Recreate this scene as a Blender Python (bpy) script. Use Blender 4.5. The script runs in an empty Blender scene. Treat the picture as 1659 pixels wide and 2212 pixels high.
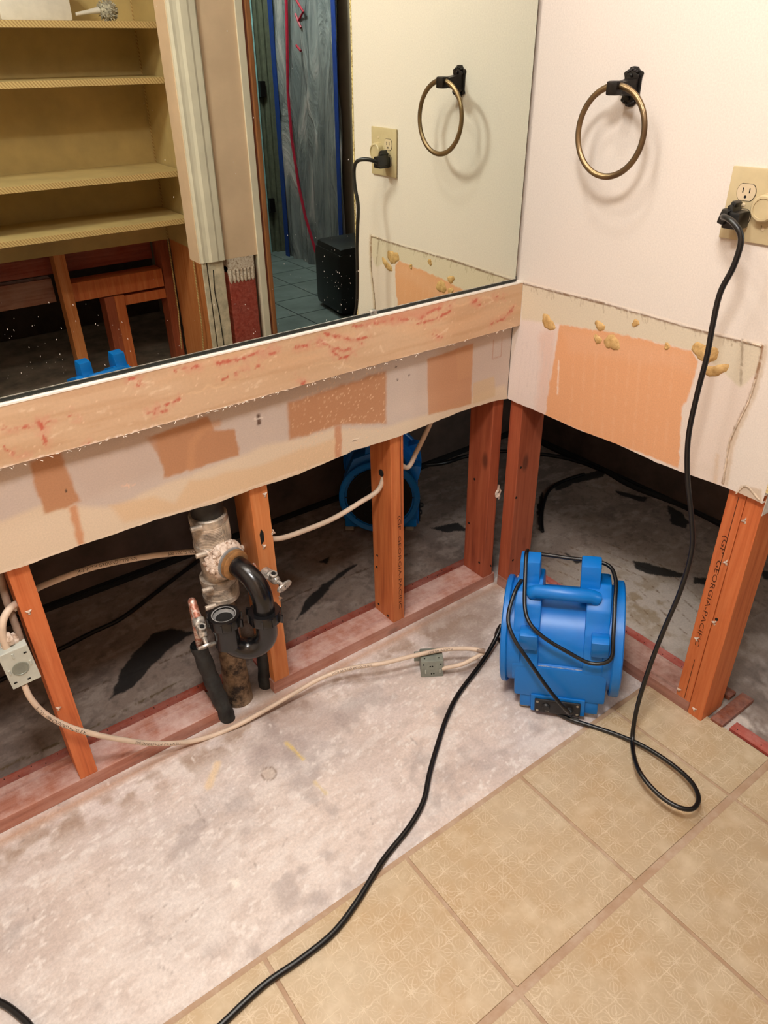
import bpy, bmesh, math, random
import numpy as np
from mathutils import Vector, Matrix
random.seed(7)
scene = bpy.context.scene
COL = scene.collection
PI = math.pi

# ------------------------------------------------------------------ camera
# metres: x to the right along the mirror wall, y into the mirror wall, z up, room corner at the origin
CR = np.array([[0.80403542, -0.59425327, -0.01975075],
               [-0.3244579, -0.41067685, -0.85209835],
               [0.49825105, 0.69152554, -0.5230089]])
CP = np.array([-1.342, -1.285, 1.4])
CF = 1582.19
cam_data = bpy.data.cameras.new('camera')
cam = bpy.data.objects.new('camera', cam_data)
COL.objects.link(cam)
cam_data.sensor_fit = 'HORIZONTAL'; cam_data.sensor_width = 36
cam_data.lens = 36 * CF / 1659
cam_data.clip_start = 0.02
M4 = Matrix.Identity(4)
for i in range(3):
    M4[i][0] = CR[0][i]; M4[i][1] = -CR[1][i]; M4[i][2] = -CR[2][i]; M4[i][3] = CP[i]
cam.matrix_world = M4
scene.camera = cam

# ------------------------------------------------------------------ light and exposure
scene.view_settings.view_transform = 'Standard'
scene.view_settings.look = 'None'
scene.view_settings.gamma = 1
scene.view_settings.use_curve_mapping = False
scene.view_settings.exposure = 0.78
try:
    scene.cycles.caustics_reflective = False
    scene.cycles.max_bounces = 8
except Exception: pass
w = bpy.data.worlds.new('world'); scene.world = w; w.use_nodes = True
w.node_tree.nodes['Background'].inputs[0].default_value = (0.9, 0.85, 0.8, 1)
w.node_tree.nodes['Background'].inputs[1].default_value = 0.05

def lamp(name, loc, power, color, radius):
    l = bpy.data.lights.new(name, 'POINT'); l.energy = power; l.color = color; l.shadow_soft_size = radius
    o = bpy.data.objects.new(name, l); o.location = loc; COL.objects.link(o); return o
# the globe bulbs of the vanity bar above the mirror (just out of frame)
for bx in (-0.58, -0.86, -1.14, -1.42):
    lamp('vanity_bulb', (bx, -0.32, 2.25), 4.3, (1.0, 0.965, 0.94), 0.035)
# unseen area light overhead, set to brighten the floor and even the walls
al = bpy.data.lights.new('overhead_fill', 'AREA'); al.energy = 18; al.color = (1.0, 0.985, 0.97); al.size = 0.3
ao = bpy.data.objects.new('overhead_fill', al); ao.location = (-1.25, -1.0, 2.36); COL.objects.link(ao)
# cold light in the hall beyond the doorway
lamp('hall_lamp', (0.9, -3.3, 2.25), 30, (0.80, 0.95, 1.0), 0.1)
lamp('closet_gap_glow', (-.9, -2.8, 1.8), 1.2, (1.0, 0.85, 0.75), 0.15)
lamp('back_room_glow', (0.5, 0.45, 2.0), 0.12, (1.0, 0.75, 0.65), 0.15)

# ------------------------------------------------------------------ survey helpers: picture ray -> point on a real plane
def ray(px, py):
    return CR.T @ np.array([(px - 829.5) / CF, (py - 1106) / CF, 1.0])
def P(px, py, ax, val):
    d = ray(px, py); t = (val - CP[ax]) / d[ax]; return CP + t * d
MA = math.radians(-0.8)
MN = np.array([0, -math.cos(MA), math.sin(MA)]); MP = np.array([0, -.0165, 1.2])

# ------------------------------------------------------------------ mesh helpers
def lin(c):
    return tuple(((v / 255) / 12.92 if v / 255 <= .04045 else ((v / 255 + .055) / 1.055) ** 2.4) for v in c)
class MB:
    def __init__(s): s.v = []; s.f = []; s.m = []; s.cur = 0
    def add(s, vs, fs):
        o = len(s.v); s.v += [tuple(p) for p in vs]
        for f in fs: s.f.append([i + o for i in f]); s.m.append(s.cur)
        return s
    def box(s, x0, x1, y0, y1, z0, z1, b=0.0, M=None):
        bm = bmesh.new()
        vs = [bm.verts.new(p) for p in [(x0,y0,z0),(x1,y0,z0),(x1,y1,z0),(x0,y1,z0),(x0,y0,z1),(x1,y0,z1),(x1,y1,z1),(x0,y1,z1)]]
        for f in [(3,2,1,0),(4,5,6,7),(0,1,5,4),(1,2,6,5),(2,3,7,6),(3,0,4,7)]: bm.faces.new([vs[i] for i in f])
        if b: bmesh.ops.bevel(bm, geom=list(bm.edges), offset=b, segments=2, affect='EDGES', profile=.6)
        return s.frombm(bm, M)
    def frombm(s, bm, M=None):
        bm.verts.index_update()
        vs = [(M @ v.co if M else v.co.copy()) for v in bm.verts]
        fs = [[v.index for v in f.verts] for f in bm.faces]
        bm.free(); return s.add(vs, fs)
    def tube(s, pts, r, n=12, caps=True, closed=False, flat=1.0):
        pts = [Vector(p) for p in pts]; N = len(pts)
        rr = r if isinstance(r, (list, tuple)) else [r] * N
        T = []
        for i in range(N):
            if closed: t = pts[(i+1) % N] - pts[i-1]
            else: t = pts[min(i+1, N-1)] - pts[max(i-1, 0)]
            T.append(t.normalized())
        a = Vector((0,0,1)) if abs(T[0].z) < .9 else Vector((1,0,0))
        u = (a - T[0] * a.dot(T[0])).normalized(); vs = []; fs = []
        for i in range(N):
            u = (u - T[i] * u.dot(T[i])).normalized(); w_ = T[i].cross(u)
            for k in range(n):
                an = 2 * PI * k / n; vs.append(pts[i] + (u * math.cos(an) + w_ * math.sin(an) * flat) * rr[i])
        R_ = N if closed else N - 1
        for i in range(R_):
            j = (i + 1) % N
            for k in range(n): fs.append([i*n+k, i*n+(k+1) % n, j*n+(k+1) % n, j*n+k])
        if caps and not closed:
            fs.append(list(range(n))[::-1]); fs.append([(N-1)*n+k for k in range(n)])
        return s.add(vs, fs)
    def lathe(s, prof, M=None, n=24, closed=False):
        # prof: (radius, height) along local z
        vs = []; fs = []; N = len(prof)
        for r, h in prof:
            for k in range(n):
                a = 2*PI*k/n; p = Vector((r*math.cos(a), r*math.sin(a), h)); vs.append(M @ p if M else p)
        for i in range(N if closed else N-1):
            j = (i + 1) % N
            for k in range(n): fs.append([i*n+k, i*n+(k+1) % n, j*n+(k+1) % n, j*n+k])
        if not closed:
            if prof[0][0] > 1e-6: fs.append(list(range(n))[::-1])
            if prof[-1][0] > 1e-6: fs.append([(N-1)*n+k for k in range(n)])
        return s.add(vs, fs)
    def prism(s, poly, h0, h1, M=None, b=0.0):
        # polygon in local xy, extruded along local z
        bm = bmesh.new()
        a = [bm.verts.new((p[0], p[1], h0)) for p in poly]; c = [bm.verts.new((p[0], p[1], h1)) for p in poly]
        n = len(poly)
        bm.faces.new(a[::-1]); bm.faces.new(c)
        for i in range(n): bm.faces.new([a[i], a[(i+1) % n], c[(i+1) % n], c[i]])
        bmesh.ops.recalc_face_normals(bm, faces=list(bm.faces))
        if b: bmesh.ops.bevel(bm, geom=list(bm.edges), offset=b, segments=2, affect='EDGES', profile=.6)
        return s.frombm(bm, M)
    def build(s, name, mats, parent=None, smooth=None, M=None):
        me = bpy.data.meshes.new(name); me.from_pydata(s.v, [], s.f)
        if not isinstance(mats, (list, tuple)): mats = [mats]
        for m in mats: me.materials.append(m)
        for p, k in zip(me.polygons, s.m): p.material_index = k
        bm = bmesh.new(); bm.from_mesh(me); bmesh.ops.recalc_face_normals(bm, faces=list(bm.faces)); bm.to_mesh(me); bm.free()
        if smooth is not None:
            me.set_sharp_from_angle(angle=math.radians(smooth)) if hasattr(me, 'set_sharp_from_angle') else None
            for p in me.polygons: p.use_smooth = True
        o = bpy.data.objects.new(name, me); COL.objects.link(o)
        if M is not None: o.matrix_world = M
        if parent is not None: o.parent = parent
        return o
def tag(o, label=None, cat=None, group=None, kind=None):
    for k, v in (('label', label), ('category', cat), ('group', group), ('kind', kind)):
        if v: o[k] = v
    return o
def empty(name, loc=(0,0,0), label=None, cat=None, group=None, rz=0):
    o = bpy.data.objects.new(name, None); o.empty_display_size = .05; COL.objects.link(o)
    o.location = loc; o.rotation_euler = (0,0,rz)
    return tag(o, label, cat, group)
def spline(pts, k=8, closed=False):
    pts = [Vector(p) for p in pts]; out = []; n = len(pts)
    for i in range(n if closed else n - 1):
        g = (lambda j: pts[j % n]) if closed else (lambda j: pts[max(0, min(n-1, j))])
        a, b, c, d = g(i-1), g(i), g(i+1), g(i+2)
        for q in range(k):
            t = q / k
            out.append(.5*((2*b)+(c-a)*t+(2*a-5*b+4*c-d)*t*t+(3*b-a-3*c+d)*t**3))
    if not closed: out.append(pts[-1])
    return out
def axisM(o, d, up=(0,0,1)):
    # local z along d, origin o
    d = Vector(d).normalized(); up = Vector(up)
    if abs(d.dot(up)) > .98: up = Vector((1,0,0))
    x = up.cross(d).normalized(); y = d.cross(x)
    m = Matrix.Identity(4)
    for i in range(3): m[i][0] = x[i]; m[i][1] = y[i]; m[i][2] = d[i]; m[i][3] = o[i]
    return m

# ------------------------------------------------------------------ materials
class N:
    def __init__(s, name):
        s.m = bpy.data.materials.new(name); s.m.use_nodes = True; s.t = s.m.node_tree
        s.b = s.t.nodes['Principled BSDF']
    def n(s, typ, **kw):
        nd = s.t.nodes.new(typ)
        for k, v in kw.items(): setattr(nd, k, v)
        return nd
    def l(s, a, b): s.t.links.new(a, b)
    def coords(s, scale=(1,1,1), rot=(0,0,0)):
        tc = s.n('ShaderNodeTexCoord'); mp = s.n('ShaderNodeMapping'); mp.inputs['Scale'].default_value = scale; mp.inputs['Rotation'].default_value = rot
        s.l(tc.outputs['Object'], mp.inputs[0]); return mp.outputs[0]
    def noise(s, vec, scale, detail=4, rough=.6, dist=0):
        nd = s.n('ShaderNodeTexNoise'); nd.inputs['Scale'].default_value = scale; nd.inputs['Detail'].default_value = detail
        nd.inputs['Roughness'].default_value = rough; nd.inputs['Distortion'].default_value = dist
        s.l(vec, nd.inputs['Vector']); return nd.outputs['Fac']
    def ramp(s, fac, stops):
        nd = s.n('ShaderNodeValToRGB'); e = nd.color_ramp.elements
        e[0].position = stops[0][0]; e[0].color = (*lin(stops[0][1]), 1)
        e[1].position = stops[-1][0]; e[1].color = (*lin(stops[-1][1]), 1)
        for p, c in stops[1:-1]:
            q = e.new(p); q.color = (*lin(c), 1)
        s.l(fac, nd.inputs[0]); return nd.outputs[0]
    def mix(s, fac, a, b, mode='MIX'):
        nd = s.n('ShaderNodeMix', data_type='RGBA', blend_type=mode)
        for sock, v in ((nd.inputs[0], fac), (nd.inputs[6], a), (nd.inputs[7], b)):
            if isinstance(v, (int, float)): sock.default_value = v
            elif isinstance(v, tuple): sock.default_value = (*lin(v), 1)
            else: s.l(v, sock)
        return nd.outputs[2]
    def math(s, op, a, b=0.0, c=None):
        nd = s.n('ShaderNodeMath', operation=op)
        for i, v in enumerate((a, b) if c is None else (a, b, c)):
            if isinstance(v, (int, float)): nd.inputs[i].default_value = v
            else: s.l(v, nd.inputs[i])
        return nd.outputs[0]
    def thr(s, v, a, b):
        nd = s.n('ShaderNodeMapRange'); nd.inputs[1].default_value = a; nd.inputs[2].default_value = b; s.l(v, nd.inputs[0]); return nd.outputs[0]
    def bump(s, h, strength=.3, dist=.002):
        nd = s.n('ShaderNodeBump'); nd.inputs['Strength'].default_value = strength; nd.inputs['Distance'].default_value = dist
        s.l(h, nd.inputs['Height']); s.l(nd.outputs[0], s.b.inputs['Normal'])
    def out(s, col=None, rough=.6, metal=0, spec=None, ior=None):
        if col is not None:
            if isinstance(col, tuple): s.b.inputs['Base Color'].default_value = (*lin(col), 1)
            else: s.l(col, s.b.inputs['Base Color'])
        if isinstance(rough, (int, float)): s.b.inputs['Roughness'].default_value = rough
        else: s.l(rough, s.b.inputs['Roughness'])
        s.b.inputs['Metallic'].default_value = metal
        if spec is not None: s.b.inputs['Specular IOR Level'].default_value = spec
        return s.m
def plain(name, c, rough=.5, metal=0, var=.06, sc=30, spec=None, bump=0):
    k = N(name); v = k.noise(k.coords(), sc, 5)
    d = tuple(max(0, int(x*(1-var*2.5))) for x in c); l_ = tuple(min(255, int(x*(1+var))) for x in c)
    col = k.ramp(v, [(.3, d), (.6, c), (.8, l_)])
    if bump: k.bump(k.noise(k.coords(), sc*4, 4), bump, .001)
    return k.out(col, rough, metal, spec)
def wood(name, dark, mid, light, axis='z', dust=0.0, dustc=(225,200,195), seed=0):
    k = N(name); s = {'x': (1.2, 22, 22), 'y': (22, 1.2, 22), 'z': (22, 22, 1.2)}[axis]
    tc = k.n('ShaderNodeTexCoord'); mp = k.n('ShaderNodeMapping'); mp.inputs['Scale'].default_value = s; mp.inputs['Location'].default_value = (seed*3.1, seed*1.7, seed)
    k.l(tc.outputs['Object'], mp.inputs[0])
    g = k.noise(mp.outputs[0], 3.0, 6, .6, .6); fine = k.noise(mp.outputs[0], 14, 4, .7)
    c = k.ramp(g, [(.28, dark), (.45, mid), (.7, light)])
    c = k.mix(k.thr(fine, .5, .75), c, dark, 'MIX') if False else k.mix(k.math('MULTIPLY', k.thr(fine, .48, .75), .3), c, dark)
    # knots
    vo = k.n('ShaderNodeTexVoronoi'); vo.inputs['Scale'].default_value = 7; mp2 = k.n('ShaderNodeMapping')
    mp2.inputs['Scale'].default_value = tuple(.45 if q < 2 else 1.0 for q in s); mp2.inputs['Location'].default_value = (seed, seed*.7, seed*.3)
    k.l(tc.outputs['Object'], mp2.inputs[0]); k.l(mp2.outputs[0], vo.inputs['Vector'])
    c = k.mix(k.math('MULTIPLY', k.thr(vo.outputs['Distance'], .11, .05), .65), c, tuple(int(q*.35) for q in dark))
    if dust:
        dn = k.noise(k.coords(), 9, 8, .75); ge = k.n('ShaderNodeNewGeometry'); sx_ = k.n('ShaderNodeSeparateXYZ'); k.l(ge.outputs['Normal'], sx_.inputs[0])
        c = k.mix(k.math('MULTIPLY', k.math('MULTIPLY', k.thr(dn, .38, .66), dust), k.thr(sx_.outputs[2], -.45, .9)), c, dustc)
    k.bump(fine, .15, .001)
    return k.out(c, .55)
def vcol(name, rough=.8, grain=.06, gscale=220, bump=.08, big=None):
    k = N(name); at = k.n('ShaderNodeAttribute'); at.attribute_name = 'Col'
    nz = k.noise(k.coords(), gscale, 4, .7)
    c = k.mix(1.0, at.outputs['Color'], k.ramp(nz, [(.3, (int(255*(1-grain*2)),)*3), (.7, (255,255,255))]), 'MULTIPLY')
    if bump: k.bump(nz, bump, .001)
    return k.out(c, rough)

M = {}
M['mirror'] = N('mirror_glass').out((226, 233, 220), .0, 1.0)
M['mirror_edge'] = plain('mirror_edge', (38, 42, 38), .35, .3)
M['paint_wall'] = plain('wall_paint', (238, 224, 208), .75, var=.015, sc=3)
M['tan_wall'] = plain('tan_wall', (240, 206, 174), .75, var=.03, sc=4)
M['gypsum'] = plain('gypsum_edge', (235, 220, 205), .9, var=.05, sc=90, bump=.3)
M['ceil'] = plain('ceiling_paint', (235, 228, 215), .9, var=.02)
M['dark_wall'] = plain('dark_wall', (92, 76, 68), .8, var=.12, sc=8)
M['hall_wall'] = plain('hall_wall', (150, 128, 110), .7, var=.05, sc=3)
M['black_gap'] = plain('tar_black', (18, 16, 15), .8)
M['slab'] = vcol('slab_concrete', .8, .05, 160, .15)
M['drywall'] = vcol('drywall_painted', .8, .03, 300, .06)
M['marble'] = vcol('cultured_marble', .35, .02, 160, .03)
M['marble_top'] = plain('marble_top_edge', (246, 238, 226), .35, var=.02)
M['stud_a'] = wood('stud_pine_orange', (180, 96, 50), (204, 118, 66), (218, 138, 86), seed=1)
M['stud_b'] = wood('stud_pine_gold', (190, 108, 56), (208, 128, 72), (220, 148, 94), seed=2)
M['stud_c'] = wood('stud_fir', (170, 88, 48), (196, 110, 60), (214, 134, 80), seed=3)
M['stud_r'] = wood('stud_red', (132, 62, 40), (158, 78, 50), (176, 94, 62), seed=4)
M['stud_o'] = wood('stud_deep_orange', (180, 90, 46), (202, 108, 58), (216, 128, 76), seed=5)
M['plate_x'] = wood('plate_wood', (140, 84, 66), (172, 112, 92), (192, 138, 118), 'x', .9, (216, 188, 180), 6)
M['plate_y'] = wood('plate_wood_side', (124, 76, 62), (152, 100, 84), (176, 124, 108), 'y', .8, (215, 185, 172), 7)
M['tack_x'] = wood('tack_strip_wood', (120, 40, 24), (150, 58, 36), (176, 84, 60), 'x', .35, (205, 170, 160), 8)
M['tack_y'] = wood('tack_strip_wood_side', (130, 36, 28), (160, 56, 42), (186, 90, 74), 'y', .35, (215, 180, 170), 9)
M['brown_wood'] = wood('old_brown_wood', (92, 44, 26), (122, 62, 38), (150, 84, 54), 'z', .3, seed=11)
M['trim_wood'] = wood('stained_trim', (130, 78, 44), (160, 102, 62), (180, 122, 80), 'z', seed=12)
M['abs'] = plain('black_abs', (22, 22, 24), .22, var=.2, sc=40, spec=.6)
M['abs_dusty'] = plain('dusty_abs', (50, 48, 44), .6, var=.35, sc=25)
M['foam'] = plain('foam_sleeve', (38, 42, 42), .6, var=.35, sc=45, bump=.3)
M['steel_band'] = plain('dusty_steel', (212, 198, 180), .42, .3, var=.18, sc=40)
k = N('dirty_pipe'); c_ = k.ramp(k.noise(k.coords(), 22, 6, .7), [(.4, (38, 30, 26)), (.52, (128, 106, 82)), (.7, (168, 148, 122))]); M['dirty_pipe'] = k.out(c_, .7)
k = N('putty'); nz = k.noise(k.coords(), 90, 6, .7); k.bump(nz, .9, .006); M['putty'] = k.out(k.ramp(nz, [(.35, (150, 115, 90)), (.5, (226, 205, 186)), (.7, (244, 232, 222))]), .8)
M['brass'] = plain('old_brass', (178, 132, 84), .4, .4, var=.15, sc=50)
M['washer'] = plain('grey_washer', (150, 150, 148), .5, var=.1)
k = N('copper'); nz = k.noise(k.coords(), 70, 5, .7); M['copper'] = k.out(k.ramp(nz, [(.35, (140, 82, 60)), (.47, (190, 126, 104)), (.58, (226, 212, 200))]), .5, .35)
M['chrome'] = plain('dusty_chrome', (214, 208, 198), .3, .55, var=.2, sc=90)
M['galv'] = plain('galvanised_steel', (158, 166, 156), .45, .45, var=.08, sc=14)
M['galv_light'] = plain('galvanised_pale', (206, 212, 202), .5, .25, var=.05, sc=14)
M['hole'] = plain('dark_hole', (14, 12, 10), .9)
M['cable'] = plain('cable_jacket', (222, 200, 178), .5, var=.04, sc=20)
M['cable_grey'] = plain('cable_grey', (150, 128, 112), .6, var=.08)
M['ink'] = plain('black_ink', (40, 30, 25), .7)
M['ink_soft'] = plain('stamp_ink', (88, 42, 20), .7)
M['cord'] = plain('black_cord', (17, 17, 18), .36, var=.1, spec=.55)
k = N('blue_plastic'); nz = k.noise(k.coords(), 14, 6, .7); k.bump(k.noise(k.coords(), 260, 3), .06, .001)
M['blue'] = k.out(k.mix(k.math('MULTIPLY', k.thr(nz, .52, .8), .3), (0, 116, 204), (80, 150, 205)), .38)
k = N('blue_dusty'); nz = k.noise(k.coords((1,1,1)), 60, 6, .8); M['blue_dust'] = k.out(k.mix(k.thr(nz, .4, .6), (30, 110, 180), (170, 175, 180)), .8)
M['black_plastic'] = plain('black_panel', (30, 30, 32), .45, var=.1, sc=80)
M['screw'] = plain('zinc_screw', (190, 185, 170), .3, .9)
M['clear_foot'] = plain('clear_foot', (160, 155, 145), .3, var=.05)
M['iron'] = plain('black_iron', (34, 28, 26), .38, .5, var=.2, sc=120, bump=.3)
k = N('antique_brass_ring'); nz = k.noise(k.coords(), 8, 2); M['ring'] = k.out(k.ramp(nz, [(.35, (84, 68, 52)), (.6, (132, 110, 80))]), .33, .85)
M['ivory'] = plain('ivory_plastic', (200, 182, 142), .32, var=.02)
M['ivory_light'] = plain('ivory_receptacle', (214, 194, 160), .35, var=.02)
M['shelf_paint'] = plain('yellow_closet_paint', (206, 178, 120), .6, var=.04, sc=5)
k = N('shelf_edge'); wv = k.n('ShaderNodeTexWave'); wv.inputs['Scale'].default_value = 34; wv.inputs['Distortion'].default_value = 2; k.l(k.coords((1,1,1),(0,.7,0)), wv.inputs['Vector'])
M['shelf_edge'] = k.out(k.ramp(wv.outputs['Fac'], [(.3, (172, 136, 84)), (.6, (206, 174, 116))]), .6)
M['casing'] = plain('cream_casing', (244, 232, 210), .5, var=.03, sc=5)
M['casing_bare'] = plain('scraped_casing', (226, 208, 182), .8, var=.08, sc=25)
M['teal'] = plain('teal_trim', (150, 190, 190), .5)
M['dark_green'] = plain('hall_door_paint', (104, 104, 86), .6, var=.06)
M['bluetape'] = plain('blue_tape', (10, 50, 130), .6)
M['redzip'] = plain('red_zipper', (170, 20, 50), .5)
k = N('plastic_sheet'); nz = k.noise(k.coords((1,2.2,.5)), 3, 5, .6, 1.2); k.bump(nz, 1.0, .06)
M['sheet'] = k.out(k.ramp(nz, [(.3, (84, 90, 94)), (.55, (136, 136, 136)), (.75, (196, 180, 178))]), .14)
M['white_plastic'] = plain('white_plastic', (226, 215, 205), .5, var=.02)
M['bristle'] = plain('pale_bristles', (206, 196, 176), .9, var=.2, sc=120, bump=1)
k = N('gold_damask'); vo = k.n('ShaderNodeTexVoronoi'); vo.inputs['Scale'].default_value = 160; k.l(k.coords(), vo.inputs['Vector']); M['damask'] = k.out(k.ramp(vo.outputs['Distance'], [(.2, (150, 118, 52)), (.6, (226, 206, 150))]), .7)
k = N('glue'); nz = k.noise(k.coords(), 60, 6, .7); k.bump(nz, .8, .004); M['glue'] = k.out(k.ramp(nz, [(.3, (168, 128, 72)), (.55, (206, 168, 108)), (.75, (222, 190, 138))]), .7)
M['paper'] = plain('torn_paper', (226, 206, 182), .9, var=.1, sc=60)
M['black_case'] = plain('black_vinyl', (14, 15, 17), .42, var=.2, sc=10)

# tile with a net of pale lines, object coordinates in metres
def tile_mat():
    k = N('patterned_tile'); tc = k.n('ShaderNodeTexCoord')
    wob = k.n('ShaderNodeTexNoise'); wob.inputs['Scale'].default_value = 60; wob.inputs['Detail'].default_value = 2; k.l(tc.outputs['Object'], wob.inputs['Vector'])
    sub = k.n('ShaderNodeVectorMath', operation='SUBTRACT'); k.l(wob.outputs['Color'], sub.inputs[0]); sub.inputs[1].default_value = (.5,.5,.5)
    scl = k.n('ShaderNodeVectorMath', operation='SCALE'); k.l(sub.outputs[0], scl.inputs[0]); scl.inputs['Scale'].default_value = .013
    add = k.n('ShaderNodeVectorMath', operation='ADD'); k.l(tc.outputs['Object'], add.inputs[0]); k.l(scl.outputs[0], add.inputs[1])
    sp = k.n('ShaderNodeSeparateXYZ'); k.l(add.outputs[0], sp.inputs[0]); x, y = sp.outputs[0], sp.outputs[1]
    per = .0275
    def line(v, p, wdt):
        t = k.math('PINGPONG', v, p/2); return k.thr(t, wdt, wdt*.25)
    def cell(v): # signed offset from cell centre
        q = k.math('FLOORED_MODULO', v, per); return k.math('SUBTRACT', q, per/2)
    lines = [line(x, per, .0016), line(y, per, .0016)]
    lines.append(k.math('MULTIPLY', line(k.math('MULTIPLY', k.math('ADD', x, y), .7071), per*.7071*2, .0013), .8))
    lines.append(k.math('MULTIPLY', line(k.math('MULTIPLY', k.math('SUBTRACT', x, y), .7071), per*.7071*2, .0013), .8))
    cx, cy = cell(x), cell(y)
    rr = k.math('SQRT', k.math('ADD', k.math('MULTIPLY', cx, cx), k.math('MULTIPLY', cy, cy)))
    for R_ in (.0075, .0135): lines.append(k.math('MULTIPLY', k.thr(k.math('ABSOLUTE', k.math('SUBTRACT', rr, R_)), .0014, .0004), .55))
    m = lines[0]
    for q in lines[1:]: m = k.math('MAXIMUM', m, q)
    obj = tc.outputs['Object']
    blot = k.noise(obj, 28, 5, .7); m = k.math('MULTIPLY', m, k.thr(blot, .36, .6))
    m = k.math('MAXIMUM', m, k.math('MULTIPLY', k.thr(k.noise(obj, 16, 4, .6), .52, .72), .75))
    base = k.ramp(k.noise(obj, 5, 4, .6), [(.3, (186, 158, 120)), (.5, (188, 166, 134)), (.7, (192, 174, 146))])
    c = k.mix(k.math('MULTIPLY', m, .7), base, (222, 206, 178))
    k.bump(m, .12, .001)
    return k.out(c, k.math('ADD', k.math('MULTIPLY', blot, .2), .28))
M['tile'] = tile_mat()
k = N('grout'); M['grout'] = k.out(k.ramp(k.noise(k.coords(), 14, 6, .7), [(.3, (166, 134, 104)), (.5, (178, 150, 124)), (.75, (196, 176, 154))]), .8)
M['hall_tile'] = plain('grey_hall_tile', (120, 130, 130), .4, var=.08, sc=6)
M['hall_grout'] = plain('hall_grout', (60, 66, 68), .8)

# ------------------------------------------------------------------ numpy noise and painted sheets
def vnoise(x, y, seed):
    xi = np.floor(x).astype(np.int64); yi = np.floor(y).astype(np.int64); xf = x - xi; yf = y - yi
    def h(a, b):
        n = (a * 374761393 + b * 668265263 + seed * 974634777) & 0xffffffff
        n = ((n ^ (n >> 13)) * 1274126177) & 0xffffffff
        return ((n ^ (n >> 16)) & 0xffff) / 65535.0
    u = xf*xf*(3-2*xf); v = yf*yf*(3-2*yf)
    return (h(xi, yi)*(1-u)+h(xi+1, yi)*u)*(1-v)+(h(xi, yi+1)*(1-u)+h(xi+1, yi+1)*u)*v
def fbm(x, y, sc, seed, octv=4):
    t = 0; a = .5; s = 0
    for i in range(octv): t = t + a*vnoise(x*sc+31.7*i, y*sc+17.3*i, seed+i); s += a; a *= .55; sc *= 2.1
    return t / s
class Paint:
    """colour of a surface on a regular grid (u, w in metres)"""
    def __init__(s, U, W, base, ax, val):
        s.U = U; s.W = W; s.C = np.zeros(U.shape + (3,)) + np.array(lin(base)); s.ax = ax; s.val = val
        s.io = [i for i in range(3) if i != ax]
    def uv(s, pts, px=True):
        if not px: return [(a, b) for a, b in pts]
        return [tuple(P(a, b, s.ax, s.val)[s.io]) for a, b in pts]
    def blend(s, mask, col):
        mask = np.clip(mask, 0, 1)[..., None]; s.C = s.C*(1-mask) + np.array(lin(col))*mask
    def sd(s, poly):
        """distance to the outline, negative inside"""
        d = np.full(s.U.shape, 1e9); ins = np.zeros(s.U.shape, bool); n = len(poly)
        for i in range(n):
            ax_, ay = poly[i]; bx, by = poly[(i+1) % n]
            ex, ey = bx-ax_, by-ay; L = ex*ex+ey*ey+1e-12
            t = np.clip(((s.U-ax_)*ex+(s.W-ay)*ey)/L, 0, 1)
            d = np.minimum(d, np.hypot(s.U-ax_-t*ex, s.W-ay-t*ey))
            c = ((ay > s.W) != (by > s.W)); 
            with np.errstate(divide='ignore', invalid='ignore'):
                xx = (bx-ax_)*(s.W-ay)/(by-ay+1e-15)+ax_
            ins ^= c & (s.U < xx)
        return np.where(ins, -d, d)
    def poly(s, pts, col, alpha=1, soft=.004, jit=.004, sc=60, seed=1, px=True):
        pl = s.uv(pts, px); d = s.sd(pl) + (fbm(s.U, s.W, sc, seed) - .5)*2*jit
        s.blend(np.clip(.5 - d/soft, 0, 1)*alpha, col)
    def stroke(s, pts, wdt, col, alpha=1, jit=.001, seed=2, breakup=0, px=True):
        pl = s.uv(pts, px); d = np.full(s.U.shape, 1e9)
        for (ax_, ay), (bx, by) in zip(pl[:-1], pl[1:]):
            ex, ey = bx-ax_, by-ay; L = ex*ex+ey*ey+1e-12
            t = np.clip(((s.U-ax_)*ex+(s.W-ay)*ey)/L, 0, 1)
            d = np.minimum(d, np.hypot(s.U-ax_-t*ex, s.W-ay-t*ey))
        d = d + (fbm(s.U, s.W, 120, seed)-.5)*2*jit
        m = np.clip(1 - d/wdt + .5, 0, 1)
        if breakup: m = m*np.clip((fbm(s.U, s.W, 90, seed+9)-breakup)*6, 0, 1)
        s.blend(m*alpha, col)
    def spots(s, n, rr, col, region, alpha=.8, seed=3):
        rg = random.Random(seed); u0, u1, w0, w1 = region
        du = abs(s.U[1,0]-s.U[0,0]) if s.U.shape[0] > 1 else .004
        for _ in range(n):
            u, w_ = rg.uniform(u0, u1), rg.uniform(w0, w1); r = rg.uniform(*rr)
            m = np.clip(1.4 - np.hypot(s.U-u, s.W-w_)/r, 0, 1); s.blend(m*alpha, col)
    def veil(s, sc, seed, lo, hi, col, alpha, sx=1, sy=1):
        s.blend(np.clip((fbm(s.U*sx, s.W*sy, sc, seed, 5)-lo)/(hi-lo), 0, 1)*alpha, col)
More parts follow.
